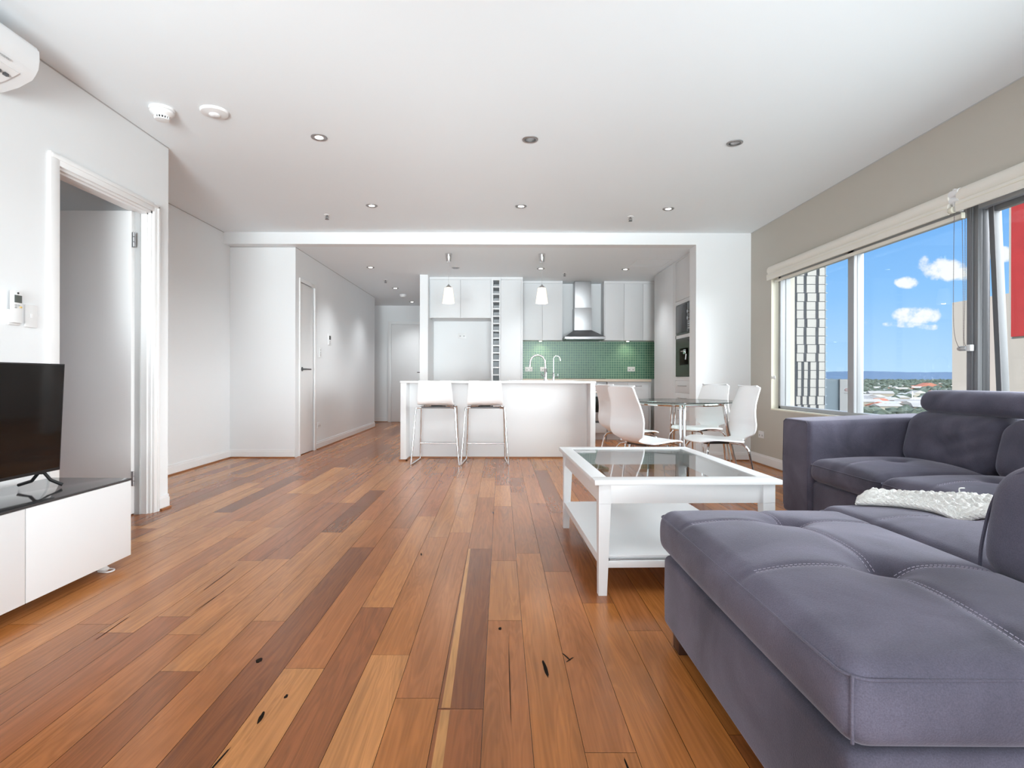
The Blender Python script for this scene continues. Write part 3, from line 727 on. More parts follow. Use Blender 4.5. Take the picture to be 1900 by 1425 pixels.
# tall side run at the right: pantry + appliance tower (fronts face the island)
sx = 2.282
sp_ = thing('pantry_cabinet', 'tall flat-fronted grey-white pantry beside the appliance tower', 'cabinet', (2.5, 7.9, 0))
MB().box(sx+.02, 2.855, 7.44, 8.33, 0, 2.464).build('body', 'cab', sp_, world=True)
MB().box(sx, sx+.019, 7.44, 8.33, .1, 2.46, .002).build('door', 'cab', sp_, world=True)
MB().box(sx+.04, sx+.05, 7.44, 8.33, 0, .1).build('kickboard', 'cab', sp_, world=True)
at_ = thing('appliance_tower', 'tall white cabinet housing microwave, coffee machine and drawers', 'cabinet', (2.5, 7.05, 0))
mb = MB()
ya, yb = 6.675, 7.29
mb.box(sx, 2.855, 7.325, 7.438, 0, 2.464); mb.box(sx, 2.855, 6.632, 6.665, 0, 2.464); mb.box(sx, 2.855, 6.665, 7.325, 1.445, 1.487); mb.box(sx, 2.855, 6.665, 7.325, 1.88, 1.925)
mb.box(sx+.02, 2.855, 6.665, 7.325, 1.925, 2.464); mb.box(sx, 2.855, 6.665, 7.325, .912, .958); mb.box(sx+.02, 2.855, 6.665, 7.325, .1, .912); mb.box(sx, 2.3, 6.665, 7.325, 2.44, 2.464)
mb.box(2.75, 2.855, 6.665, 7.325, .958, 1.88)
mb.box(sx, sx+.03, 7.292, 7.326, .958, 1.88); mb.box(sx, sx+.03, 6.664, 6.676, .958, 1.88)
mb.build('body', 'cab', at_, world=True)
MB().box(sx, sx+.019, 6.668, 7.322, 1.93, 2.438, .002).build('door', 'cab', at_, world=True)
MB().box(sx+.04, sx+.05, 6.67, 7.32, 0, .1).build('kickboard', 'cab', at_, world=True)
for z0, z1 in ((.757, .909), (.60, .754), (.42, .597), (.21, .417)):
    d = MB().box(sx, sx+.019, 6.668, 7.322, z0, z1, .002).build('drawer', 'cab', at_, world=True)
    bar_handle(d, (sx, 6.85, z1-.065), (sx, 7.15, z1-.065), (-.024, 0, 0))
mw = thing('microwave', 'built-in dark microwave high in the appliance tower', 'microwave', (sx, 7.0, 1.49))
MB().box(sx-.004, 2.7, 6.679, 7.289, 1.49, 1.877, .003).build('body', 'dsteel', mw, world=True)
MB().box(sx-.014, sx-.004, 6.85, 7.27, 1.51, 1.857, .003).build('door', mat('smoked oven door', (.05, .05, .052), .2, spec=.25), mw, world=True)
mb = MB().box(sx-.012, sx-.004, 6.69, 6.84, 1.51, 1.857, .002); cp = mb.build('control_panel', 'darkglass', mw, world=True)
for zc in (1.75, 1.67): MB().lathe([(.02, -.02), (.022, 0)], (sx-.012, 6.765, zc), 16, 'x').build('knob', 'chrome', cp, world=True)
for k in range(4): MB().box(sx-.016, sx-.012, 6.735, 6.80, 1.62-k*.026, 1.636-k*.026, .001).build('button', 'steel', cp, world=True)
cm = thing('coffee_machine', 'built-in coffee machine with black niche below the microwave', 'coffee machine', (sx, 7.0, .96))
mb = MB(); y0, y1, z0, z1 = 6.679, 7.289, .96, 1.443; ny0, ny1, nz0, nz1 = 6.80, 7.14, 1.10, 1.315
mb.box(sx-.006, 2.6, y0, ny0, z0, z1); mb.box(sx-.006, 2.6, ny1, y1, z0, z1); mb.box(sx-.006, 2.6, ny0, ny1, z0, nz0); mb.box(sx-.006, 2.6, ny0, ny1, nz1, z1); mb.box(2.45, 2.6, ny0, ny1, nz0, nz1)
mb.build('body', mat('bronze grey appliance glass', (.055, .055, .042), .2, var=.05, spec=.25), cm, world=True)
MB().box(sx+.01, 2.45, ny0, ny1, nz0, nz0+.01).build('drip_tray', 'black', cm, world=True)
mb = MB(); mb.box(sx+.0, sx+.06, 6.93, 7.02, 1.24, 1.30, .005); mb.tube([(sx+.03, 6.975, 1.25), (sx+.02, 6.97, 1.17)], .014, 10); mb.tube([(sx, 6.975, 1.275), (sx-.02, 7.03, 1.275)], .008, 8)
mb.build('spout', 'chrome', cm, world=True)
MB().box(sx-.009, sx-.005, 6.70, 6.82, 1.395, 1.415).build('display', 'greyglass', cm, world=True)

# island
il = thing('kitchen_island', 'long white kitchen island with a recessed front panel', 'kitchen island', (-.03, 6.8, 0))
MB().box(-1.07, 1.015, 6.58, 7.2, 0, .878, .001).build('front_panel', 'isl', il, world=True)
MB().box(-1.134, -1.071, 6.345, 7.22, 0, .878, .002).build('end_panel', 'isl', il, world=True)
MB().box(1.016, 1.073, 6.345, 7.22, 0, .878, .002).build('end_panel', 'isl', il, world=True)
mb = MB(); mb.box(-1.07, 1.015, 6.565, 6.58, 0, .015); mb.box(-1.149, -1.134, 6.345, 7.2, 0, .015); mb.box(-1.149, -1.056, 6.33, 6.345, 0, .015); mb.box(-1.071, -1.056, 6.33, 6.58, 0, .015)
mb.box(1.001, 1.088, 6.33, 6.345, 0, .015); mb.box(1.073, 1.088, 6.345, 7.2, 0, .015)
mb.build('timber_bead', 'bead', il, world=True)
tag(bx(-1.14, 1.078, 6.335, 7.25, .879, .903, .003).build('worktop', 'wstone'), 'thin white worktop on the kitchen island', 'worktop')
sk = thing('sink', 'flat stainless steel sink set in the island worktop', 'sink', (.45, 7.0, .903))
mb = MB(); mb.box(.1, .9, 6.72, 6.74, .9035, .909); mb.box(.1, .9, 7.15, 7.17, .9035, .909); mb.box(.1, .12, 6.74, 7.15, .9035, .909); mb.box(.88, .9, 6.74, 7.15, .9035, .909); mb.box(.48, .5, 6.74, 7.15, .9035, .909)
mb.build('rim', 'steel', sk, world=True)
MB().box(.12, .88, 6.74, 7.15, .9032, .9045).build('basin', 'dsteel', sk, world=True)
tp1 = thing('mixer_tap', 'large chrome gooseneck mixer tap on the island', 'tap', (.56, 7.0, .909))
m_ = MB(); m_.lathe([(.026, .909), (.026, .915), (.021, .92), (.02, 1.05), (.014, 1.06)], (.56, 7.0, 0), 20); m_.build('base', 'chrome', tp1, world=True)
pts = [(.558, 7.0, 1.04), (.555, 7.0, 1.12)]+[(.462+.093*math.cos(a), 7.0, 1.13+.095*math.sin(a)) for a in [k*PI/10 for k in range(0, 11)]]+[(.366, 7.0, 1.10), (.364, 7.0, 1.075)]
m_ = MB(); m_.tube(pts, .012, 12); m_.build('spout', 'chrome', tp1, world=True)
m_ = MB(); m_.tube([(.56, 7.0, .96), (.52, 6.98, .965), (.51, 6.97, 1.0)], .007, 8); m_.build('lever', 'chrome', tp1, world=True)
tp2 = thing('filter_tap', 'slim chrome filter tap right of the mixer tap', 'tap', (.66, 7.0, .909))
m_ = MB(); m_.lathe([(.018, .909), (.018, .93), (.012, .935), (.012, 1.0), (.007, 1.01)], (.66, 7.0, 0), 16); m_.build('base', 'chrome', tp2, world=True)
pts = [(.66, 7.0, 1.0), (.66, 7.0, 1.17)]+[(.70-.04*math.cos(a), 7.0, 1.18+.035*math.sin(a)) for a in [k*PI/8 for k in range(0, 8)]]+[(.745, 7.0, 1.155)]
m_ = MB(); m_.tube(pts, .006, 10); m_.build('spout', 'chrome', tp2, world=True)
m_ = MB(); m_.tube([(.66, 7.0, .955), (.715, 7.0, .955), (.715, 7.0, .99)], .006, 8); m_.build('lever', 'chrome', tp2, world=True)

# outlets and switches
def plate(name, label, cat, loc, nrm, w, h, marks, group=None):
    """wall plate: local x across, local z up, faces local -y; nrm = rotation about z"""
    t = thing(name, label, cat, loc, nrm, group)
    MB().box(-w/2, w/2, -.009, 0, -h/2, h/2, .0025).build('cover_plate', 'plastic', t)
    for (mx_, mz, mw_, mh, mm, nm) in marks:
        MB().box(mx_-mw_/2, mx_+mw_/2, -.012, -.008, mz-mh/2, mz+mh/2, .001).build(nm, mm, t)
    return t
SOCK = [(-.03, -.008, .022, .02, 'plasticg', 'socket'), (.03, -.008, .022, .02, 'plasticg', 'socket'), (-.03, .022, .012, .01, 'plastic', 'rocker'), (.03, .022, .012, .01, 'plastic', 'rocker')]
G = 'white power outlets on the walls'
plate('power_outlet', 'left double power outlet on the green splashback', 'power outlet', (.455, 9.087, 1.08), 0, .12, .075, SOCK, G)
plate('power_outlet', 'single power outlet on green tiles behind the mixer tap', 'power outlet', (.68, 9.087, 1.08), 0, .08, .075, [(0, -.008, .022, .02, 'plasticg', 'socket')], G)
plate('power_outlet', 'double power outlet alone on the right part of the green splashback', 'power outlet', (2.115, 9.087, 1.085), 0, .12, .075, SOCK, G)
plate('power_outlet', 'power outlet inside the empty fridge recess', 'power outlet', (-.62, 9.0, 1.615), 0, .13, .085, SOCK, G)
plate('power_outlet', 'power outlet low on the greige wall beside the chairs', 'power outlet', (XR, 6.14, .325), PI/2*-1, .12, .075, SOCK, G).rotation_euler = (0, 0, -PI/2)
plate('power_outlet', 'power outlet low on the hall wall', 'power outlet', (-2.404, 7.40, .31), PI/2, .12, .075, SOCK, G)
plate('light_switch', 'three-gang light switch by the narrow hall door', 'light switch', (-2.404, 7.45, 1.27), PI/2, .075, .125, [(0, q*.035, .014, .02, 'plasticg', 'rocker') for q in (-1, 0, 1)])
plate('intercom', 'small white control panel with grey display on hall wall', 'control panel', (-2.404, 7.86, 1.47), PI/2, .13, .15, [(0, .025, .07, .055, 'darkglass', 'display'), (0, -.03, .03, .02, 'plasticg', 'button'), (0, -.055, .05, .012, 'plasticg', 'button')])
plate('light_switch', 'single white light switch beside the air conditioner remote', 'light switch', (XL, 2.868, 1.25), PI/2, .075, .115, [(0, 0, .014, .02, 'gloss', 'rocker')])
rc = thing('remote_control', 'white air conditioner remote in a wall holder', 'remote control', (XL, 2.765, 1.28), PI/2)
MB().box(-.034, .034, -.012, 0, -.085, -.01, .004).build('holder', 'plastic', rc)
MB().box(-.028, .028, -.028, -.010, -.075, .083, .006).build('body', 'plastic', rc)
MB().box(-.02, .022, -.030, -.027, .025, .062, .001).build('display', mat('lcd', (.09, .10, .09), .3), rc)
MB().lathe([(.005, -.0305), (.005, -.026)], (0, 0, .072), 10, 'y').build('sensor', 'black', rc)
for a_, b_, mm in ((-.014, .012, 'plasticg'), (.004, .012, 'plasticg'), (.016, .004, mat('yellow button', (.7, .5, .15), .5)), (-.014, .001, 'plasticg')):
    MB().box(a_-.006, a_+.006, -.031, -.027, b_-.004, b_+.004, .001).build('button', mm, rc)

# ------------------------------------------------------------------ ceiling fittings
def downlight(name_label, x, y, zc, on, tilt=0, r=.055, power=10):
    t = thing('downlight', name_label, 'downlight', (x, y, zc), tilt, group='recessed downlights')
    MB().lathe([(r, 0), (r, -.004), (r*.9, -.007), (r*.72, -.005), (r*.72, 0)], (0, 0, 0), 28, cap=False).build('ring', 'steel', t)
    MB().lathe([(r*.7, -.001), (r*.66, -.004), (r*.5, -.003)], (0, 0, 0), 28, cap=False).build('gimbal', 'plasticg' if on else 'dsteel', t)
    MB().lathe([(r*.5, -.003), (r*.3, -.005), (0, -.0055)], (0, 0, 0), 24).build('bulb', 'lampon' if on else 'lampoff', t)
    if on:
        sl = lamp('downlight_lamp', 'SPOT', (x, y, zc-.02), power, (.93, .97, 1), spot_size=1.9, spot_blend=.9, shadow_soft_size=.04)
for lb, x_, y_, z_, on in (
    ('lit downlight nearest on the left, beside the smoke detectors', -1.259, 3.874, CZ, 1),
    ('unlit downlight, middle of the nearest row', .202, 3.90, CZ, 0),
    ('unlit downlight nearest on the right, with tilted bulb', 1.646, 3.95, CZ, 0),
    ('lit downlight, left of the row before the bulkhead', -1.249, 5.411, CZ, 1),
    ('lit downlight, middle of the row before the bulkhead', .193, 5.42, CZ, 1),
    ('lit downlight, right of the row before the bulkhead', 1.639, 5.49, CZ, 1),
    ('lit downlight at the start of the hall ceiling', -1.806, 7.76, KZ, 1),
    ('lit downlight halfway down the hall ceiling', -1.80, 9.56, KZ, 1),
    ('lit downlight farthest down the hall', -1.79, 11.3, KZ, 1),
    ('unlit downlight behind the left pendant lamp', -.628, 7.78, KZ, 0),
    ('lit downlight behind the right pendant lamp', .556, 7.82, KZ, 1),
    ('lit downlight over the kitchen before the appliance tower', 1.746, 7.86, KZ, 1)):
    downlight(lb, x_, y_, z_, on, power=27 if y_ < 7 else 44)
def sprinkler(lb, x, y, zc):
    t = thing('sprinkler', lb, 'sprinkler', (x, y, zc), 0, 'ceiling sprinklers')
    MB().lathe([(.03, 0), (.03, -.005), (.012, -.008)], (0, 0, 0), 18).build('escutcheon', 'plastic', t)
    m = MB(); m.lathe([(.008, -.006), (.008, -.02), (.004, -.022), (.004, -.045)], (0, 0, 0), 10); m.tube([(-.012, 0, -.015), (-.016, 0, -.03), (-.004, 0, -.044)], .003, 6); m.tube([(.012, 0, -.015), (.016, 0, -.03), (.004, 0, -.044)], .003, 6)
    m.build('nozzle', 'dsteel', t)
    MB().lathe([(.02, -.045), (.02, -.048)], (0, 0, 0), 14).build('deflector', 'dsteel', t)
sprinkler('left ceiling sprinkler in front of the bulkhead', -1.776, 5.72, CZ)
sprinkler('right ceiling sprinkler in front of the bulkhead', 1.33, 5.76, CZ)
sprinkler('ceiling sprinkler in the hall', -1.80, 8.75, KZ)
sprinkler('ceiling sprinkler in front of the wall cabinets', .925, 8.14, KZ)
sd = thing('smoke_detector', 'deep white smoke detector with a slotted cup', 'smoke detector', (-2.10, 3.47, CZ), group='ceiling detectors')
MB().lathe([(.072, 0), (.072, -.014), (.067, -.017)], (0, 0, 0), 32).build('base', 'plastic', sd)
MB().lathe([(.064, -.017), (.068, -.02), (.066, -.032), (.05, -.044), (.045, -.047), (.045, -.052)], (0, 0, 0), 32).build('housing', 'plastic', sd)
m = MB()
for k in range(16):
    a = 2*PI*k/16; m.tube([(.041*math.cos(a), .041*math.sin(a), -.052), (.038*math.cos(a), .038*math.sin(a), -.066)], .004, 6)
m.build('vent', 'plastic', sd); MB().lathe([(.034, -.052), (.034, -.066)], (0, 0, 0), 20).build('sensor', 'black', sd)
MB().lathe([(.042, -.065), (.040, -.070), (.02, -.072), (0, -.072)], (0, 0, 0), 24).build('cap', 'plastic', sd)
sd = thing('smoke_detector', 'flat round white detector right of the smoke detector', 'smoke detector', (-1.79, 3.50, CZ), group='ceiling detectors')
MB().lathe([(.084, 0), (.084, -.006), (.078, -.014), (.05, -.02), (.03, -.021)], (0, 0, 0), 36).build('housing', 'plastic', sd)
MB().lathe([(.032, -.02), (.032, -.027), (.026, -.032), (0, -.033)], (0, 0, 0), 24).build('dome', 'plastic', sd)
sd = thing('smoke_detector', 'small white smoke detector on the hall ceiling', 'smoke detector', (-1.80, 10.3, KZ), group='ceiling detectors')
MB().lathe([(.06, 0), (.06, -.012), (.055, -.03), (.04, -.045), (0, -.045)], (0, 0, 0), 24).build('housing', 'plastic', sd)
# ceiling access hatch
m = MB(); m.box(1.75, 2.2, 7.2, 7.205, KZ-.0015, KZ); m.box(1.75, 1.755, 7.2, 7.65, KZ-.0015, KZ); m.box(2.195, 2.2, 7.2, 7.65, KZ-.0015, KZ); m.box(1.75, 2.2, 7.645, 7.65, KZ-.0015, KZ)
struct('trim_5', m, 'cab')
# pendants
def pendant(x, lb):
    t = thing('pendant_lamp', lb, 'pendant lamp', (x, 6.9, KZ), group='pendant lamps over the island')
    MB().lathe([(.043, 0), (.043, -.004), (.028, -.095), (.026, -.1), (0, -.1)], (0, 0, 0), 24).build('ceiling_cup', 'chrome', t)
    MB().tube([(0, 0, -.1), (0, 0, -.39)], .0016, 6).build('cord', 'plasticg', t)
    MB().lathe([(.006, -.375), (.01, -.385), (.035, -.408), (.042, -.415), (.042, -.42)], (0, 0, 0), 20).build('shade_cap', 'chrome', t)
    sh = MB().lathe([(.044, -.418), (.05, -.424), (.076, -.607), (.073, -.607), (.047, -.43)], (0, 0, 0), 28, cap=False).build('shade', 'shade', t)
    MB().lathe([(0, -.47), (.02, -.48), (.027, -.51), (.02, -.535), (0, -.542)], (0, 0, 0), 16).build('bulb', mat('warm bulb', (1, .9, .8), .3, emis=(1, .8, .55), estr=1.6), t)
    lamp('pendant_light', 'POINT', (x, 6.9, KZ-.58), 3, (1, .85, .65), shadow_soft_size=.03)
pendant(-.644, 'left glowing pendant lamp above the island, before the white cabinet')
pendant(.504, 'right glowing pendant lamp above the island, before the grey wall cabinet')

# ------------------------------------------------------------------ bar stools
def shell(prof, widths, th, nu=14, curve=None, name='shell'):
    """moulded shell: side profile (y,z) swept with half-widths, concave across"""
    P = catmull([Vector((0, a, b)) for a, b in prof], 6); n = len(P)-1
    Wd = catmull([Vector((w, c, 0)) for w, c in widths], 6)
    def top(uu, vv):
        i = min(int(vv*n), n-1); f = vv*n-i
        p = P[i].lerp(P[i+1], f); w = Wd[i].lerp(Wd[i+1], f)
        s_ = uu*2-1
        d = (P[min(i+1, n)]-P[i]).normalized(); nn = Vector((0, -d.z, d.y))
        if nn.z < 0 and abs(d.y) > abs(d.z): nn = -nn
        return Vector((s_*w.x, p.y, p.z))+nn*w.y*(s_*s_)
    m = MB(); m.grid(lambda a, b: top(a, b), nu, n)
    return m
def finish_shell(mb, name, m, parent, th):
    o = mb.build(name, m, parent)
    md = o.modifiers.new('thickness', 'SOLIDIFY'); md.thickness = th; md.offset = 0
    mv = o.modifiers.new('soft_edge', 'BEVEL'); mv.width = th*.35; mv.segments = 2; mv.limit_method = 'ANGLE'; mv.angle_limit = 1.0
    return o
stool = thing('bar_stool', 'left white bar stool with chrome sled legs at the island', 'bar stool', (-.703, 6.235, 0), 0, 'white bar stools at the island')
prof = [(.175, .625), (.165, .643), (.10, .652), (0, .645), (-.10, .640), (-.17, .652), (-.21, .69), (-.225, .76), (-.24, .83), (-.262, .895), (-.265, .905)]
wid = [(.13, 0), (.165, .0), (.18, .004), (.185, .006), (.188, .01), (.19, .015), (.19, .02), (.186, .022), (.18, .022), (.172, .02), (.165, .02)]
finish_shell(shell(prof, wid, .01), 'seat', 'shell', stool, .012)
for s in (-1, 1):
    pts = [(s*.08, -.12, .618), (s*.16, -.165, .616), (s*.195, -.185, .612), (s*.211, -.197, .59), (s*.232, -.215, .3), (s*.255, -.235, .03), (s*.257, -.225, .012), (s*.25, -.18, .0095),
           (s*.225, .19, .0095), (s*.223, .215, .012), (s*.222, .222, .03), (s*.212, .20, .3), (s*.203, .175, .59), (s*.19, .165, .612), (s*.16, .15, .616), (s*.08, .12, .618)]
    MB().tube(pts, .0095, 10, smooth=3).build('leg', 'chrome', stool)
m = MB(); m.tube([(-.213, .205, .185), (.213, .205, .185)], .008, 10); m.build('footrest', 'chrome', stool)
m = MB(); m.tube([(-.17, -.165, .617), (.17, -.165, .617)], .009, 10); m.tube([(-.17, .15, .617), (.17, .15, .617)], .009, 10); m.box(-.06, .06, -.16, .15, .618, .628, .002); m.build('seat_frame', 'dsteel', stool)
st2 = copy_tree(stool); st2.location.x = -.168; st2['label'] = 'right white bar stool with chrome sled legs at the island'

# ------------------------------------------------------------------ dining table
TX, TY, TZ, TR = 1.72, 5.37, .725, .515
dt = thing('dining_table', 'round clear glass dining table on splayed chrome tube legs', 'table', (TX, TY, 0))
MB().lathe([(0, TZ-.008), (TR-.002, TZ-.008), (TR-.002, TZ), (0, TZ)], (0, 0, 0), 72).build('tabletop', 'tglass', dt)
MB().lathe([(TR-.003, TZ-.0085), (TR, TZ-.007), (TR, TZ-.001), (TR-.003, TZ+.0005)], (0, 0, 0), 72, cap=False).build('glass_rim', 'glassedge', dt)
ring = [(.385*math.cos(a), .385*math.sin(a), TZ-.028) for a in [k*2*PI/60 for k in range(60)]]
MB().tube(ring, .012, 8, closed=True).build('support_ring', 'chrome', dt)
for ang in (-105, -8, 82, 172):
    a = math.radians(ang); c, s = math.cos(a), math.sin(a)
    for off in (-.017, .017):
        P = [(.385, -.03), (.398, -.045), (.407, -.075), (.44, -.3), (.53, -TZ+.012)]
        pts = [(r_*c-off*s, r_*s+off*c, TZ+h_) for r_, h_ in P]
        MB().tube(pts, .0125, 10, smooth=4).build('leg', 'chrome', dt)
    MB().lathe([(.018, TZ-.018), (.018, TZ-.0085)], (.375*c, .375*s, 0), 16).build('glass_pad', 'plasticg', dt)

# ------------------------------------------------------------------ dining chairs
chair = thing('dining_chair', '', 'chair', (0, 0, 0), 0, 'white moulded dining chairs around the glass table')
prof = [(.215, .425), (.20, .437), (.12, .447), (.02, .438), (-.08, .428), (-.135, .430), (-.168, .442), (-.188, .463), (-.203, .50), (-.205, .56), (-.20, .63), (-.215, .72), (-.245, .80), (-.272, .868), (-.275, .875)]
wid = [(.12, -.004), (.165, -.003), (.205, .006), (.21, .012), (.208, .012), (.195, .008), (.12, .003), (.115, .003), (.19, .014), (.21, .02), (.205, .022), (.185, .02), (.17, .017), (.16, .015), (.135, .014)]
finish_shell(shell(prof, wid, .01, 16), 'seat_shell', 'shell', chair, .011)
for sx_ in (-1, 1):
    for sy_ in (-1, 1):
        pts = [(sx_*.05, sy_*.08, .415), (sx_*.12, sy_*.12, .417), (sx_*.165, sy_*.145, .41), (sx_*.19, sy_*.16, .385), (sx_*.205, sy_*.175, .33), (sx_*.235, sy_*.225, .01)]
        MB().tube(pts, .0085, 9, smooth=4).build('leg', 'chrome', chair)
m = MB(); m.box(-.06, .06, -.1, .1, .408, .424, .003); m.tube([(-.12, .12, .417), (.12, .12, .417)], .0085, 8); m.tube([(-.12, -.12, .415), (.12, -.12, .415)], .0085, 8); m.build('seat_frame', 'dsteel', chair)
def put(o, x, y, dx, dy, lb):
    o.location = (x, y, 0); o.rotation_euler = (0, 0, math.atan2(dy, dx)-PI/2); o['label'] = lb
put(chair, 1.19, 4.49, .906, .423, 'white dining chair nearest on the left, its back towards the viewer')
for a in ((1.23, 5.31, .95, .31, 'white dining chair at the far left, mostly hidden behind the nearer one'),
          (1.99, 5.665, -.85, -.53, 'white dining chair behind the glass table, seen through its top'),
          (1.77, 4.60, -.996, -.09, 'white dining chair on the right, beside the greige wall')):
    put(copy_tree(chair), *a)

# ------------------------------------------------------------------ coffee table
ctab = thing('coffee_table', 'white square-legged coffee table with glass inset top and lower shelf', 'coffee table', (.795, 2.99, 0), math.radians(1.6))
LX, LY, Z = .408, .583, .502
m = MB(); bo_ = .07
m.box(-LX, LX, -LY, -LY+bo_+.02, Z-.022, Z, .004); m.box(-LX, LX, LY-bo_-.02, LY, Z-.022, Z, .004); m.box(-LX, -LX+bo_, -LY+bo_+.019, LY-bo_-.019, Z-.022, Z, .004); m.box(LX-bo_, LX, -LY+bo_+.019, LY-bo_-.019, Z-.022, Z, .004)
m.box(-LX+.008, LX-.008, -LY+.008, LY-.008, Z-.032, Z-.020) if False else None
m.build('top_frame', 'lac', ctab)
MB().box(-LX+bo_-.004, LX-bo_+.004, -LY+bo_+.016, LY-bo_-.016, Z-.008, Z-.003).build('glass_inset', 'cglass', ctab)
ins = .022
for q in ((-LX+ins+.03, LX-ins-.03, -LY+ins+.006, -LY+ins+.024), (-LX+ins+.03, LX-ins-.03, LY-ins-.024, LY-ins-.006), (-LX+ins+.006, -LX+ins+.024, -LY+ins+.03, LY-ins-.03), (LX-ins-.024, LX-ins-.006, -LY+ins+.03, LY-ins-.03)):
    MB().box(*q, Z-.105, Z-.022, .001).build('apron', 'lac', ctab)
for sx_ in (-1, 1):
    for sy_ in (-1, 1):
        ox, oy = sx_*(LX-ins), sy_*(LY-ins); w0, w1_ = .053, .036
        m = MB()
        def q4(w, z_): return [(ox, oy, z_), (ox-sx_*w, oy, z_), (ox-sx_*w, oy-sy_*w, z_), (ox, oy-sy_*w, z_)]
        m.hexa(q4(w0, Z-.105)+q4(w0, Z-.022)); m.hexa(q4(w1_, 0)+q4(w0, Z-.106))
        m.build('leg', 'lac', ctab)
m = MB(); m.box(-LX+ins+.004, LX-ins-.004, -LY+ins+.03, LY-ins-.03, .15, .166, .002); m.box(-LX+ins+.04, LX-ins-.04, -LY+ins+.008, -LY+ins+.026, .118, .147, .001); m.box(-LX+ins+.04, LX-ins-.04, LY-ins-.026, LY-ins-.008, .118, .147, .001)
m.box(-LX+ins+.006, -LX+ins+.022, -LY+ins+.04, LY-ins-.04, .125, .149, .001); m.box(LX-ins-.022, LX-ins-.006, -LY+ins+.04, LY-ins-.04, .125, .149, .001)
m.build('shelf', 'lac', ctab)
m = MB(); m.box(-LX+ins+.045, -.05, -LY+ins+.022, -LY+ins+.03, .149, .153); m.box(-.045, LX-ins-.05, -LY+ins+.022, -LY+ins+.03, .149, .153); m.build('shelf_rail', 'steel', ctab)
MB().box(-LX+ins+.040, -LX+ins+.05, -LY+ins+.01, -LY+ins+.02, .149, .157).build('clip', 'gap', ctab)

# ------------------------------------------------------------------ sofa
sofa = thing('corner_sofa', 'grey violet suede corner sofa with tufted chaise and headrests', 'sofa', (1.6, 2.2, 0))
def axis_samples(a, b, r, n):
    """sample positions with extra ones inside the rounded ends"""
    e_ = [0, .12, .28, .48, .72, 1]
    lo = [a+r*q for q in e_]; hi = [b-r*q for q in e_][::-1]
    mid = [a+r+(b-a-2*r)*k/n for k in range(1, n)]
    return lo+mid+hi
def soft_box(x0, x1, y0, y1, z0, z1, r, crown=0, bulge=0, n=(30, 30, 4), top=None, wrinkle=0, seed=0, shear=None):
    X, Y, Zs = axis_samples(x0, x1, r, n[0]), axis_samples(y0, y1, r, n[1]), axis_samples(z0, z1, r, n[2])
    m = MB(); V = {}
    nx, ny, nz_ = len(X)-1, len(Y)-1, len(Zs)-1
    cxm, cym, czm = (x0+x1)/2, (y0+y1)/2, (z0+z1)/2
    from mathutils import noise
    def vert(i, j, k):
        if (i, j, k) in V: return V[(i, j, k)]
        p = Vector((X[i], Y[j], Zs[k]))
        c = Vector((min(max(p.x, x0+r), x1-r), min(max(p.y, y0+r), y1-r), min(max(p.z, z0+r), z1-r)))
        d = p-c
        if d.length > 1e-9:
            # map the sample box corner onto a sphere of radius r
            mx_ = max(abs(d.x), abs(d.y), abs(d.z)); d = d.normalized()*mx_
            p = c+d
        uu = (p.x-cxm)/((x1-x0)/2); vv = (p.y-cym)/((y1-y0)/2); ww = (p.z-czm)/((z1-z0)/2)
        uu, vv, ww = [max(-1, min(1, q)) for q in (uu, vv, ww)]
        sd = max(0, 1-ww*ww)
        p.x += bulge*uu*sd*(1-vv*vv*.6); p.y += bulge*vv*sd*(1-uu*uu*.6)
        if ww > 0:
            p.z += ww**3*crown*(1-abs(uu)**2.6)*(1-abs(vv)**2.6)
            if top: p.z += ww**3*top(p.x, p.y)
        if wrinkle:
            p += Vector((1, .6, .8))*wrinkle*noise.noise(Vector((p.x*5+seed, p.y*3.2, p.z*9)))
        if shear: p = shear(p)
        V[(i, j, k)] = m.bm.verts.new(p); return V[(i, j, k)]
    def quad(a, b, c, d): m.bm.faces.new([vert(*a), vert(*b), vert(*c), vert(*d)])
    for i in range(nx):
        for j in range(ny):
            quad((i, j, nz_), (i+1, j, nz_), (i+1, j+1, nz_), (i, j+1, nz_)); quad((i, j, 0), (i, j+1, 0), (i+1, j+1, 0), (i+1, j, 0))
    for i in range(nx):
        for k in range(nz_):
            quad((i, 0, k), (i+1, 0, k), (i+1, 0, k+1), (i, 0, k+1)); quad((i, ny, k), (i, ny, k+1), (i+1, ny, k+1), (i+1, ny, k))
    for j in range(ny):
        for k in range(nz_):
            quad((0, j, k), (0, j, k+1), (0, j+1, k+1), (0, j+1, k)); quad((nx, j, k), (nx, j+1, k), (nx, j+1, k+1), (nx, j, k+1))
    return m
def tuft_fn(tufts, xs=None, ys=None, dep=.028, sig=.045, gd=.0025):
    def f(x_, y_):
        d = 0
        for tx, ty in tufts:
            r2 = (x_-tx)**2+(y_-ty)**2; d -= dep*math.exp(-r2/sig**2)+dep*.45*math.exp(-r2/(sig*2.6)**2)
        for a in (xs or []): d -= gd*math.exp(-((x_-a)/.014)**2)
        for a in (ys or []): d -= gd*math.exp(-((y_-a)/.014)**2)
        return d
    return f
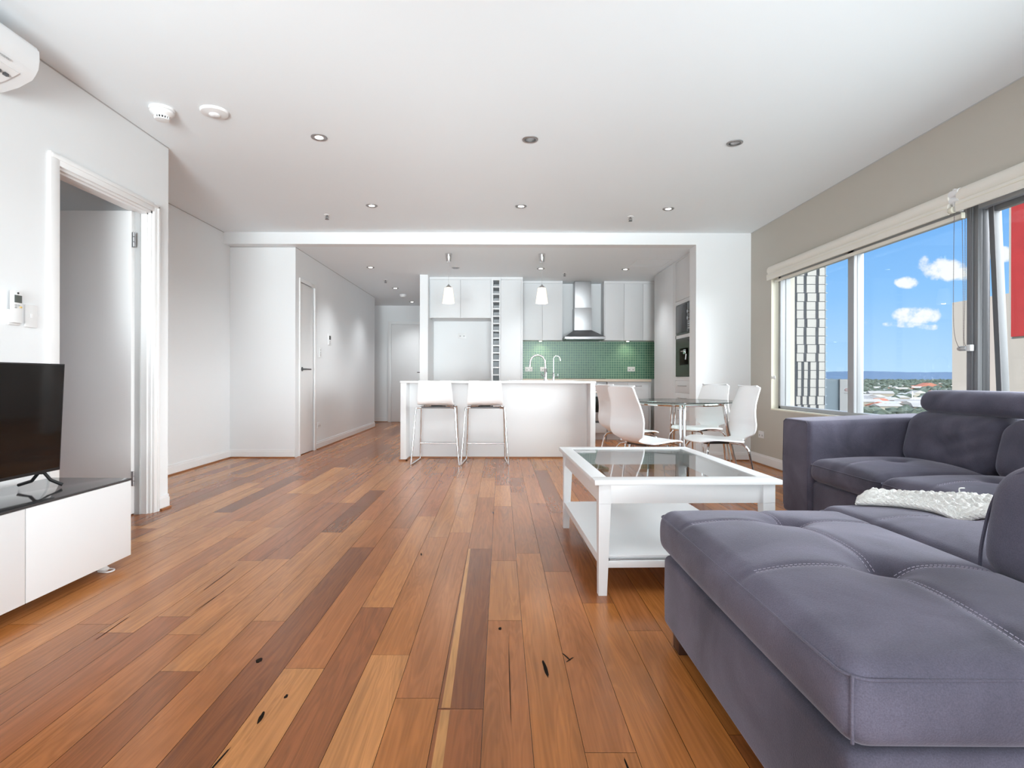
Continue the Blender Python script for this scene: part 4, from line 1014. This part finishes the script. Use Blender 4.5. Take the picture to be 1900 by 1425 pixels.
def stitches(parent, path, z_of, off=.006, double=True, pitch=.011, ln=.007, rad=.0009):
    """short threads lying on the surface along a path of (x,y) points"""
    P = catmull([Vector((a, b, 0)) for a, b in path], 10)
    m = MB()
    tot = 0; nxt = 0
    for a, b in zip(P, P[1:]):
        L_ = (b-a).length; d = (b-a).normalized(); nn = Vector((-d.y, d.x, 0))
        while nxt < tot+L_:
            c = a+d*(nxt-tot)
            for o_ in ((-off, off) if double else (0,)):
                p0 = c+nn*o_; p1 = c+nn*o_+d*ln
                p0.z = z_of(p0.x, p0.y)+rad; p1.z = z_of(p1.x, p1.y)+rad
                m.tube([p0, p1], rad, 4)
            nxt += pitch
        tot += L_
    return m.build('stitching', 'thread', parent, world=True)
def top_z(x0, x1, y0, y1, z1, crown, fn):
    def f(x_, y_):
        uu = (x_-(x0+x1)/2)/((x1-x0)/2); vv = (y_-(y0+y1)/2)/((y1-y0)/2)
        return z1+crown*(1-min(1, abs(uu))**2.6)*(1-min(1, abs(vv))**2.6)+fn(x_, y_)
    return f
# chaise section
SBZ, SB0 = .305, .055
CX0, CX1, CY0, CY1 = .585, 1.25, .935, 2.06
MB_ = soft_box(CX0+.006, CX1, CY0+.01, CY1-.03, SB0, SBZ, .022, n=(8, 10, 2), bulge=.004)
base1 = MB_.build('base', 'suede', sofa, world=True)
tf = tuft_fn([(.935, 1.83), (.935, 1.375)], xs=[.935], ys=[1.83, 1.375], dep=.036, sig=.052, gd=.0055)
cu = soft_box(CX0, CX1-.002, CY0, CY1, .308, .460, .044, crown=.036, bulge=.016, n=(70, 110, 6), top=tf)
cu = cu.build('seat_cushion', 'suede', sofa, world=True)
tz = top_z(CX0, CX1, CY0, CY1, .460, .036, tf)
for pth in ([(CX0+.04, 1.83), (.90, 1.83)], [(.97, 1.83), (CX1-.05, 1.83)], [(CX0+.04, 1.375), (.90, 1.375)], [(.97, 1.375), (CX1-.05, 1.375)],
            [(.935, CY0+.06), (.935, 1.34)], [(.935, 1.41), (.935, 1.795)], [(.935, 1.87), (.935, CY1-.06)]):
    stitches(cu, pth, tz)
# piping round the top edge and down the near corner
zz = .4415; o_ = .0125
m = MB(); ed = []
for (ax_, ay_) in ((CX0+o_, CY0+.07), (CX0+o_, CY1-.07), (CX0+.07, CY1-o_), (CX1-.07, CY1-o_), (CX1-o_, CY1-.07), (CX1-o_, CY0+.07), (CX1-.07, CY0+o_), (CX0+.07, CY0+o_)): ed.append((ax_, ay_, zz))
def rounded_loop(x0, x1, y0, y1, r, z_, n=6):
    out = []
    for cx_, cy_, a0 in ((x1-r, y0+r, -90), (x1-r, y1-r, 0), (x0+r, y1-r, 90), (x0+r, y0+r, 180)):
        for k in range(n+1):
            a = math.radians(a0+90*k/n); out.append((cx_+r*math.cos(a), cy_+r*math.sin(a), z_))
    return out
def piping(parent, x0, x1, y0, y1, z_, r=.04, rad=.0028, e=.006):
    MB().tube(rounded_loop(x0-e, x1+e, y0-e, y1+e, r, z_), rad, 6, closed=True).build('piping', 'suede', parent, world=True)
piping(cu, CX0, CX1, CY0, CY1, .437, e=.0015, r=.042)
m = MB(); m.tube([(CX0+.0085, CY0+.0085, .325), (CX0+.0055, CY0+.0055, .36), (CX0+.0055, CY0+.0055, .41), (CX0+.0075, CY0+.0075, .440)], .003, 6, smooth=4); m.build('piping', 'suede', cu, world=True)
for fx, fy in ((CX0+.05, 1.93), (CX0+.05, 1.02), (CX1-.06, 1.93), (CX1-.06, 1.02)):
    MB().box(fx-.03, fx+.03, fy-.03, fy+.03, 0, SB0+.02, .003).build('foot', 'foot', sofa, world=True)
# middle seat beside the chaise, facing away from the viewer
MX0, MX1, MY0, MY1 = 1.262, 1.93, 1.42, 2.24
soft_box(MX0, 2.80, .62, MY1-.03, SB0, SBZ, .02, n=(8, 8, 2)).build('base', 'suede', sofa, world=True)
tf2 = tuft_fn([(1.60, 1.95)], xs=[1.60], ys=[1.95], dep=.02)
c2 = soft_box(MX0, MX1, MY0-.3, MY1, .308, .44, .05, crown=.035, bulge=.01, n=(60, 60, 5), top=tf2).build('seat_cushion', 'suede', sofa, world=True)
tz2 = top_z(MX0, MX1, MY0-.3, MY1, .44, .035, tf2)
stitches(c2, [(MX0+.06, 1.95), (1.57, 1.95)], tz2); stitches(c2, [(1.60, 1.5), (1.60, 1.92)], tz2)
piping(c2, MX0, MX1, MY0-.3, MY1, .412, e=.0035, r=.045)
# corner block
soft_box(MX1+.005, 2.50, 1.12, 2.22, .308, .44, .05, crown=.03, n=(14, 14, 4)).build('seat_cushion', 'suede', sofa, world=True)
# back of the middle seat (near the viewer, leaning back)
def lean_y(y0, z0, k):
    def f(p): return Vector((p.x, p.y-(p.z-z0)*k, p.z))
    return f
bk = soft_box(1.215, 1.92, 1.20, 1.462, .425, .735, .085, bulge=.008, n=(26, 10, 24), wrinkle=.006, seed=3, shear=lean_y(0, .43, .16)).build('back_cushion', 'suede', sofa, world=True)
pth = [(1.236, 1.444, .44), (1.232, 1.437, .50), (1.232, 1.425, .56), (1.234, 1.41, .62), (1.238, 1.385, .675), (1.245, 1.345, .712), (1.25, 1.30, .728), (1.25, 1.24, .722)]
MB().tube(pth, .0045, 6, smooth=4).build('piping', 'suede', bk, world=True)
soft_box(1.93, 2.78, 1.20, 1.42, .425, .75, .07, bulge=.01, n=(14, 8, 12), shear=lean_y(0, .43, .32)).build('back_cushion', 'suede', sofa, world=True)
soft_box(1.235, 2.80, .62, 1.12, .30, .62, .05, n=(10, 6, 6)).build('back_frame', 'suede', sofa, world=True)
# window side run
RX0, RY0, RY1 = 1.90, 2.20, 3.455
soft_box(RX0+.03, 2.80, RY0+.01, RY1+.02, SB0, SBZ, .02, n=(8, 8, 2)).build('base', 'suede', sofa, world=True)
for (a, b, sd_) in ((2.825, 3.452, 1), (2.205, 2.818, 2)):
    my = (a+b)/2; tfx = tuft_fn([(2.22, my)], xs=[], ys=[my], dep=.022)
    c = soft_box(RX0, 2.56, a, b, .308, .445, .05, crown=.045, bulge=.010, n=(50, 50, 5), top=tfx).build('seat_cushion', 'suede', sofa, world=True)
    tzz = top_z(RX0, 2.56, a, b, .445, .045, tfx)
    stitches(c, [(RX0+.06, my), (2.19, my)], tzz)
    piping(c, RX0, 2.56, a, b, .415, e=.0035, r=.045)
def lean_x(z0, k):
    def f(p): return Vector((p.x+(p.z-z0)*k, p.y, p.z))
    return f
def folds(seed, yc):
    sh = lean_x(.43, .22)
    def f(p):
        # long creases fanning out from the edge of the cushion
        q = Vector(p); w = math.sin(((p.z-.43)*1.0+(p.y-yc)*.35)*75+seed)*.0045*max(0, 1-abs(p.y-yc+.25)/.35)
        q.x -= w; return sh(q)
    return f
for (a, b, sd_) in ((2.815, 3.452, 1), (2.19, 2.81, 5)):
    bc = soft_box(2.43, 2.66, a, b, .43, .745, .08, bulge=.015, n=(10, 40, 34), wrinkle=.008, seed=sd_, shear=folds(sd_, (a+b)/2)).build('back_cushion', 'suede', sofa, world=True)
for (a, b) in ((2.60, 3.385), (1.9, 2.59)):
    hs = lean_x(.72, .12)
    soft_box(2.50, 2.70, a, b, .742, .872, .06, bulge=.006, crown=.004, n=(10, 20, 8), wrinkle=.003, seed=9, shear=hs).build('headrest', 'suede', sofa, world=True)
soft_box(2.66, 2.82, 1.0, 3.47, SB0, .70, .04, n=(4, 16, 8)).build('back_frame', 'suede', sofa, world=True)
# far armrest
ar = soft_box(1.905, 2.80, 3.46, 3.79, SB0, .675, .028, n=(20, 8, 10), bulge=.006, shear=lambda p: Vector((p.x, p.y, p.z+max(0, p.z-.3)*(p.x-1.9)*.10))).build('armrest', 'suede', sofa, world=True)
MB().tube([(1.906, 3.478, .10), (1.902, 3.476, .4), (1.906, 3.478, .655), (1.908, 3.50, .670), (1.908, 3.75, .670), (1.906, 3.772, .655), (1.902, 3.774, .4), (1.906, 3.772, .10)], .003, 6).build('piping', 'suede', ar, world=True)
for fx, fy in ((1.97, 3.72), (1.97, 3.5), (2.7, 3.7), (2.7, .75), (1.35, .75)):
    MB().box(fx-.03, fx+.03, fy-.03, fy+.03, 0, SB0+.02, .003).build('foot', 'foot', sofa, world=True)

# knitted throw
def throw():
    from mathutils import noise
    m = MB(); th_ = math.radians(-33); L_, Wd_ = .78, .27; cx_, cy_ = 1.74, 2.02
    nu, nv = 170, 70
    def P(uu, vv, up):
        a = (uu-.5)*L_; b = (vv-.5)*Wd_*(.55+.45*min(1, uu*3))+.02*math.sin(uu*9)
        b += .015*noise.noise(Vector((uu*4, 1, 0))); a += .02*noise.noise(Vector((0, vv*3, 5)))
        x_ = cx_+a*math.cos(th_)-b*math.sin(th_); y_ = cy_+a*math.sin(th_)+b*math.cos(th_)
        inside = MX0 < x_ < MX1 and y_ < MY1
        z_ = tz2(x_, y_) if inside else .44
        z_ = max(z_, .44)+.004
        edge = min(1, min(uu, 1-uu)*14)*min(1, min(vv, 1-vv)*9); edge = math.sqrt(max(0, edge))
        ridge = math.exp(-((vv-.70)/.26)**2)
        h = .012+.048*ridge*(.7+.3*noise.noise(Vector((uu*5, vv*2, 3))))
        kn_ = .013*abs(math.sin(uu*PI*26+1.2*math.sin(vv*PI*12)))*abs(math.sin(vv*PI*9+.9*math.sin(uu*20)))+.006*noise.noise(Vector((uu*60, vv*24, 2)))
        return Vector((x_, y_, z_+(edge*(h+kn_) if up else 0)))
    m.grid(lambda a, b: P(a, b, True), nu, nv); m.grid(lambda a, b: P(a, b, False), nu, nv)
    bmesh.ops.remove_doubles(m.bm, verts=m.bm.verts, dist=.0006)
    # yarn rolls along the edges, and one loose end
    for vv, r_ in ((.015, .009), (.985, .009)):
        for ph in (0, PI):
            pts = []
            for k in range(150):
                uu = k/149; p = P(.01+.98*uu, vv, False); p.z += .010
                pts.append(p+Vector((.004*math.cos(k*1.1+ph), .004*math.sin(k*1.1+ph), .004*math.sin(k*1.1+ph))))
            m.tube(pts, .006, 6)
    m.tube([P(.42, .8, True), P(.42, .82, True)+Vector((.0, .0, .02)), P(.43, .85, True)+Vector((.01, .0, .025))], .0025, 6, smooth=3)
    o = m.build('throw_blanket', 'knit'); tag(o, 'white chunky knitted throw bunched on the sofa seat', 'throw')
throw()

# ------------------------------------------------------------------ tv unit, tv, air conditioner
tu = thing('tv_unit', 'low white tv cabinet with dark glass top against the left wall', 'tv cabinet', (-2.07, 1.9, 0), math.radians(-.9))
hx, y0, y1 = .205, -.9, .912
MB().box(-hx, hx-.02, y0, y1, .05, .424, .001).build('body', 'lac', tu)
MB().box(-hx, hx+.002, y0, y1+.002, .4245, .434, .0015).build('glass_top', 'greyglass', tu)
for a, b in ((y0, y0+.6), (y0+.604, .298), (.302, y1)):
    MB().box(hx-.019, hx, a, b, .05, .422, .0015).build('door', 'lac', tu)
for a in (y0+.06, .0, y1-.09):
    for q in (-.15, .13): MB().lathe([(.022, 0), (.026, .01), (.016, .02), (.016, .05)], (q, a, 0), 16).build('foot', 'plastic', tu)
tv = thing('television', 'black flat screen television on the white cabinet', 'television', (-2.09, 2.13, .4345))
def tilt(p): return (p[0]+(p[2]-.07)*.045, p[1], p[2])
m = MB()
zb, zt = .072, .565; ya, yb = -.62, .49
m.hexa([tilt(q) for q in ((-.01, ya, zb), (.03, ya, zb), (.03, yb, zb), (-.01, yb, zb), (-.01, ya, zt), (.03, ya, zt), (.03, yb, zt), (-.01, yb, zt))])
tb = m.build('housing', 'black', tv)
m = MB(); m.hexa([tilt(q) for q in ((-.045, ya+.15, zb+.02), (-.009, ya+.1, zb+.01), (-.009, yb-.1, zb+.01), (-.045, yb-.15, zb+.02), (-.035, ya+.2, zt-.15), (-.009, ya+.15, zt-.1), (-.009, yb-.15, zt-.1), (-.035, yb-.2, zt-.15))])
m.build('back_housing', 'black', tv)
m = MB(); m.hexa([tilt(q) for q in ((.03, ya+.006, zb+.014), (.0312, ya+.006, zb+.014), (.0312, yb-.006, zb+.014), (.03, yb-.006, zb+.014), (.03, ya+.006, zt-.006), (.0312, ya+.006, zt-.006), (.0312, yb-.006, zt-.006), (.03, yb-.006, zt-.006))])
m.build('screen', 'screen', tv)
for yf in (.42, -.55):
    m = MB(); m.tube([(-.12, yf+.02, .0085), (-.05, yf+.01, .03), (-.012, yf, .068), (.015, yf, .068), (.035, yf+.01, .035), (.075, yf+.03, .0085)], .0075, 8)
    m.build('foot', 'black', tv)
ac = thing('air_conditioner', 'white split system air conditioner high on the left wall', 'air conditioner', (XL, 2.2, 2.3))
prof = [(-2.408, 2.515), (-2.235, 2.515), (-2.214, 2.505), (-2.205, 2.485), (-2.203, 2.44), (-2.208, 2.40), (-2.220, 2.375), (-2.236, 2.352), (-2.30, 2.318), (-2.37, 2.296), (-2.395, 2.293), (-2.408, 2.30)]
MB().prism(prof, 'y', 1.82, 2.672).build('housing', 'lac', ac, world=True)
m = MB(); m.prism([(-2.235, 2.514), (-2.205, 2.487), (-2.199, 2.487), (-2.197, 2.44), (-2.203, 2.398), (-2.212, 2.383), (-2.22, 2.39), (-2.21, 2.44), (-2.213, 2.487), (-2.236, 2.505)], 'y', 1.825, 2.667); m.build('front_panel', 'lac', ac, world=True)
m = MB(); m.prism([(-2.238, 2.3505), (-2.30, 2.3165), (-2.365, 2.296), (-2.366, 2.292), (-2.30, 2.312), (-2.236, 2.346)], 'y', 1.90, 2.60); m.build('louvre', 'plastic', ac, world=True)
m = MB()
for k in range(6):
    m.box(-2.2205-.0, -2.2165, 2.47+k*.011, 2.477+k*.011, 2.366, 2.374)
m.build('maker_mark', 'plasticg', ac, world=True)
m = MB()
for q, w in ((2.50, .018), (2.525, .012), (2.555, .02), (2.46, .03)):
    m.box(-2.275, -2.262, q, q+w, 2.318, 2.330)
m.build('icons', 'dsteel', ac, world=True)
MB().box(-2.26, -2.245, 2.30, 2.345, 2.33, 2.341).build('sticker', mat('gold sticker', (.5, .38, .15), .4), ac, world=True)
# white cable end under the tv unit
cb_ = MB(); cb_.tube([(-1.95, 2.72, .006), (-1.89, 2.73, .006), (-1.865, 2.705, .007), (-1.88, 2.68, .006), (-1.93, 2.69, .005)], .004, 8, smooth=4)
tag(cb_.build('cable', 'plastic'), 'white cable end poking out under the tv cabinet', 'cable')

# ------------------------------------------------------------------ outside
GZ = -25.0
def ground():
    m = mat('suburban ground', (.24, .22, .18), .95, spec=.1)
    t = m.node_tree; b = t.nodes['Principled BSDF']; c = t.nodes.new('ShaderNodeTexCoord')
    n = t.nodes.new('ShaderNodeTexNoise'); n.inputs['Scale'].default_value = .03; n.inputs['Detail'].default_value = 8; n.inputs['Roughness'].default_value = .7
    t.links.new(c.outputs['Object'], n.inputs['Vector'])
    r = t.nodes.new('ShaderNodeValToRGB'); e0, e1 = r.color_ramp.elements
    e0.position = .35; e0.color = (.07, .08, .06, 1); e1.position = .66; e1.color = (.42, .39, .34, 1); q = r.color_ramp.elements.new(.5); q.color = (.17, .16, .12, 1)
    t.links.new(n.outputs['Fac'], r.inputs[0]); t.links.new(r.outputs[0], b.inputs['Base Color'])
    mb = MB(); mb.box(-3000, 14000, -600, 14000, GZ-2, GZ)
    o = mb.build('ground', m, smooth=False); o['kind'] = 'structure'
ground()
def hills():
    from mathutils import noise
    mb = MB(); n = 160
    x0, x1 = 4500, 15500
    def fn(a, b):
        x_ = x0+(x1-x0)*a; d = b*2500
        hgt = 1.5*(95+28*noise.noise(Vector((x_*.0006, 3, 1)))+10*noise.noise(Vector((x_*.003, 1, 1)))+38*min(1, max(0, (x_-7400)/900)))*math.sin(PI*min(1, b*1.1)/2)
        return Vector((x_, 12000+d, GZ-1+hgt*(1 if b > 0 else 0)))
    mb.grid(fn, n, 6); mb.build('hills', mat('wooded hills tinted for haze', srgb(84, 102, 126), 1, var=.12, vscale=.004, spec=0))['kind'] = 'structure'  # distance haze is put into this blue-grey colour
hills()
# countless trees
SHEDS = []
def tree_mass():
    r = random.Random(3); mb = MB()
    tpl = bmesh.new(); bmesh.ops.create_icosphere(tpl, subdivisions=1, radius=1)
    tv_ = [v_.co.copy() for v_ in tpl.verts]; tf_ = [[v_.index for v_ in f.verts] for f in tpl.faces]; tpl.free()
    V, Fc, mi = [], [], []
    n = 0
    while n < 9500:
        D = 300*(25 ** r.random()); uu = .28+r.random()*1.0
        dens = .45 if D < 800 else .9
        if r.random() > dens: continue
        x_, y_ = uu*D, D
        if any((x_-a)**2+(y_-b)**2 < (c*1.1+6)**2 for a, b, c in SHEDS): continue
        s_ = (1.8+r.random()*2.6)*(1+D/2200); i = len(V)
        for q in tv_:
            k = .75+.5*r.random(); V.append((x_+q.x*s_*k*1.3, y_+q.y*s_*k, GZ+s_*.6+q.z*s_*k*.8))
        m_i = 0 if r.random() < .6 else 1
        for f in tf_: Fc.append([i+a for a in f]); mi.append(m_i)
        n += 1
    me = bpy.data.meshes.new('tree_canopy'); me.from_pydata(V, [], Fc)
    me.materials.append(mat('dark olive foliage', srgb(52, 63, 52), .9, var=.3, vscale=.05)); me.materials.append(mat('blue grey foliage', srgb(70, 82, 74), .9, var=.3, vscale=.05))  # the bluer second tone has distance haze mixed into its colour
    me.polygons.foreach_set('material_index', mi)
    o = bpy.data.objects.new('tree_canopy', me); COL.objects.link(o)
    tag(o, 'dense suburban trees spreading to the horizon beyond the window', 'trees', kind='stuff')
# houses and sheds on the plain
roofs = [mat('pale metal roof', (.30, .29, .28), .5, var=.05), mat('terracotta roof', srgb(150, 92, 74), .8, var=.1), mat('grey roof', (.4, .41, .43), .7, var=.05), mat('cream wall', (.28, .26, .22), .8, var=.05)]
def shed(x, y, w, d, h, rz, ri):
    SHEDS.append((x, y, max(w, d)))
    m = MB(); m.box(-w/2, w/2, -d/2, d/2, 0, h)
    t = m.build('house', roofs[3], smooth=False); t.location = (x, y, GZ); t.rotation_euler = (0, 0, rz)
    MB().prism([(-w/2-.6, h), (w/2+.6, h), (0, h+w*.17)], 'y', -d/2-.6, d/2+.6).build('roof', roofs[ri], t, smooth=False)
    return t
rr = random.Random(21)
GH = 'houses and sheds on the plain beyond the window'
tag(shed((1633-VX)/F*720, 720, 19, 26, 7, 1.2, 0), 'large white shed on the plain, nearest the middle mullion', 'building', GH)
tag(shed((1612-VX)/F*600, 600, 20, 14, 4, .1, 0), 'low pale shed lowest on the plain beside the middle mullion', 'building', GH)
tag(shed((1720-VX)/F*1500, 1500, 60, 26, 5, 0, 1), 'long terracotta-roofed building far out on the plain', 'building', GH)
tag(shed((1700-VX)/F*820, 820, 22, 12, 5, .2, 0), 'cream shed right of the tall white mast', 'building', GH)
for k in range(85):
    D = 420*(6.5 ** rr.random()); px_ = 1598+rr.random()*166
    ri = rr.choice([0, 0, 0, 1, 2, 2])
    t = shed((px_-VX)/F*D, D, 9+rr.random()*9, 9+rr.random()*12, 3+rr.random()*2, rr.random()*3, ri)
    far_ = 'nearer' if D < 700 else ('middle' if D < 1300 else 'far')
    tag(t, 'small %s-roofed suburban house among trees on the %s plain' % (('white', 'terracotta', 'grey')[ri], far_), 'building', GH)
tree_mass()
# mast
mt_ = MB(); mx_ = (1693-VX)/F*560; mt_.tube([(mx_, 560, GZ), (mx_, 560, GZ+13)], .5, 8)
mt_.box(mx_-3, mx_+3, 559.8, 560.2, GZ+5, GZ+5.6)
tag(mt_.build('mast', 'plastic'), 'tall white mast standing on the plain beyond the window', 'mast')

# tall tower with staggered white cladding
D = 190.0; k_ = D/F
tx = lambda px_: (px_-VX)*k_
tz_ = lambda py_: H+(VY-py_)*k_
tw = thing('tower_building', 'tall dark tower with staggered white cladding panels', 'building', (tx(1503), D, GZ))
MB().box(tx(1475.2), tx(1531), D, D+12, GZ, 62).build('wall', mat('dark tower glazing', (.045, .05, .06), .8, var=.5, vscale=1.5, spec=.1), tw, world=True)
m = MB(); pitch = 71/4.4545
for row in range(-1, 40):
    yb_ = 460+(1004-row*71)/4.4545       # bottom of the panel row
    if row < 0: yb_ = 460+(1004+71*abs(row))/4.4545
    z0 = tz_(yb_); z1 = z0+(66/4.4545)*k_
    if z1 > 61: break
    odd = row % 3 == 2
    if row >= 1: spans = ((262, 319), (346, 418), (445, 488)) if odd else ((258, 313), (339, 411), (438, 488))
    else: spans = ((268, 295), (320, 349), (372, 418), (442, 488))
    for a, b in spans: m.box(tx(1420+a/4.4545), tx(1420+b/4.4545), D-.15, D, z0, z1)
for row in range(2, 7):
    yb_ = 460+(1004+71*row)/4.4545; z0 = tz_(yb_); z1 = z0+(66/4.4545)*k_
    sh_ = (0, -10, 0)[row % 3]
    for a, b in ((266, 294), (318, 346), (370, 416), (440, 488)): m.box(tx(1420+(a+sh_)/4.4545), tx(1420+(b+sh_*.6)/4.4545), D-.15, D, z0, z1)
m.build('cladding_panel', mat('white cladding', (.29, .285, .275), .6, var=.02, vscale=.3), tw, world=True)
m = MB()
for row in range(-6, 24):
    z0 = tz_(460+(1004-row*71)/4.4545)
    m.box(tx(1531), tx(1535.5), D+.2, D+4, z0-.12, z0+.12)
m.box(tx(1531), tx(1533.2), D+.3, D+11.5, GZ, 61)
m.build('fin', mat('bluish grey fins', (.22, .27, .32), .5, var=.2, vscale=.8), tw, world=True)
# two lower blocks beside it
D2 = 215.0; q2 = D2/F
b1 = thing('office_building', 'dark blue-grey block right of the tower', 'building', ((1545-VX)*q2, D2, GZ))
MB().box((1532-VX)*q2, (1556.8-VX)*q2, D2, D2+10, GZ, H-.2).build('wall', mat('blue grey ribbed cladding', srgb(88, 104, 116), .5, var=.25, vscale=2), b1, world=True)
b2 = thing('office_building', 'pale grey block with a round emblem, beside the middle mullion', 'building', ((1570-VX)*q2, D2, GZ))
MB().box((1557-VX)*q2, (1600-VX)*q2 if False else (1584-VX)*q2, D2-.5, D2+10, GZ, H-.3).build('wall', mat('pale grey render', srgb(140, 140, 142), .8, var=.03), b2, world=True)
m = MB(); cx_, cz_ = (1569-VX)*q2, H+(VY-722)*q2
m.tube([(cx_+.55*math.cos(a), D2-.55, cz_+.4*math.sin(a)) for a in [.9+k*(2*PI-1.8)/16 for k in range(17)]], .1, 6); m.build('emblem', mat('red brown sign', (.25, .06, .06), .6), b2, world=True)
m = MB()
for k in range(5): m.box(cx_-.8+k*.34, cx_-.58+k*.34, D2-.56, D2-.5, cz_-1.35, cz_-1.1)
m.build('sign_lettering', 'dsteel', b2, world=True)
# neighbouring beige block with a red panel
nb = thing('apartment_block', 'beige neighbouring block with a large red wall panel', 'building', (24.2, 26, GZ))
mb = MB(); mb.box(24.2, 36, 26.7, 30.05, GZ, 5.02); mb.build('wall', mat('beige render', srgb(188, 177, 166), .85, var=.03, vscale=.6), nb, world=True)
mb = MB(); mb.box(24.2, 36, 14, 26.7, GZ, 16); mb.build('wall', mat('beige concrete', srgb(184, 174, 163), .85, var=.05, vscale=.6), nb, world=True)
MB().box(24.1, 24.2, 15, 26.48, 2.93, 15).build('red_panel', mat('red painted panel', srgb(176, 48, 46), .7, var=.18, vscale=1.6), nb, world=True)
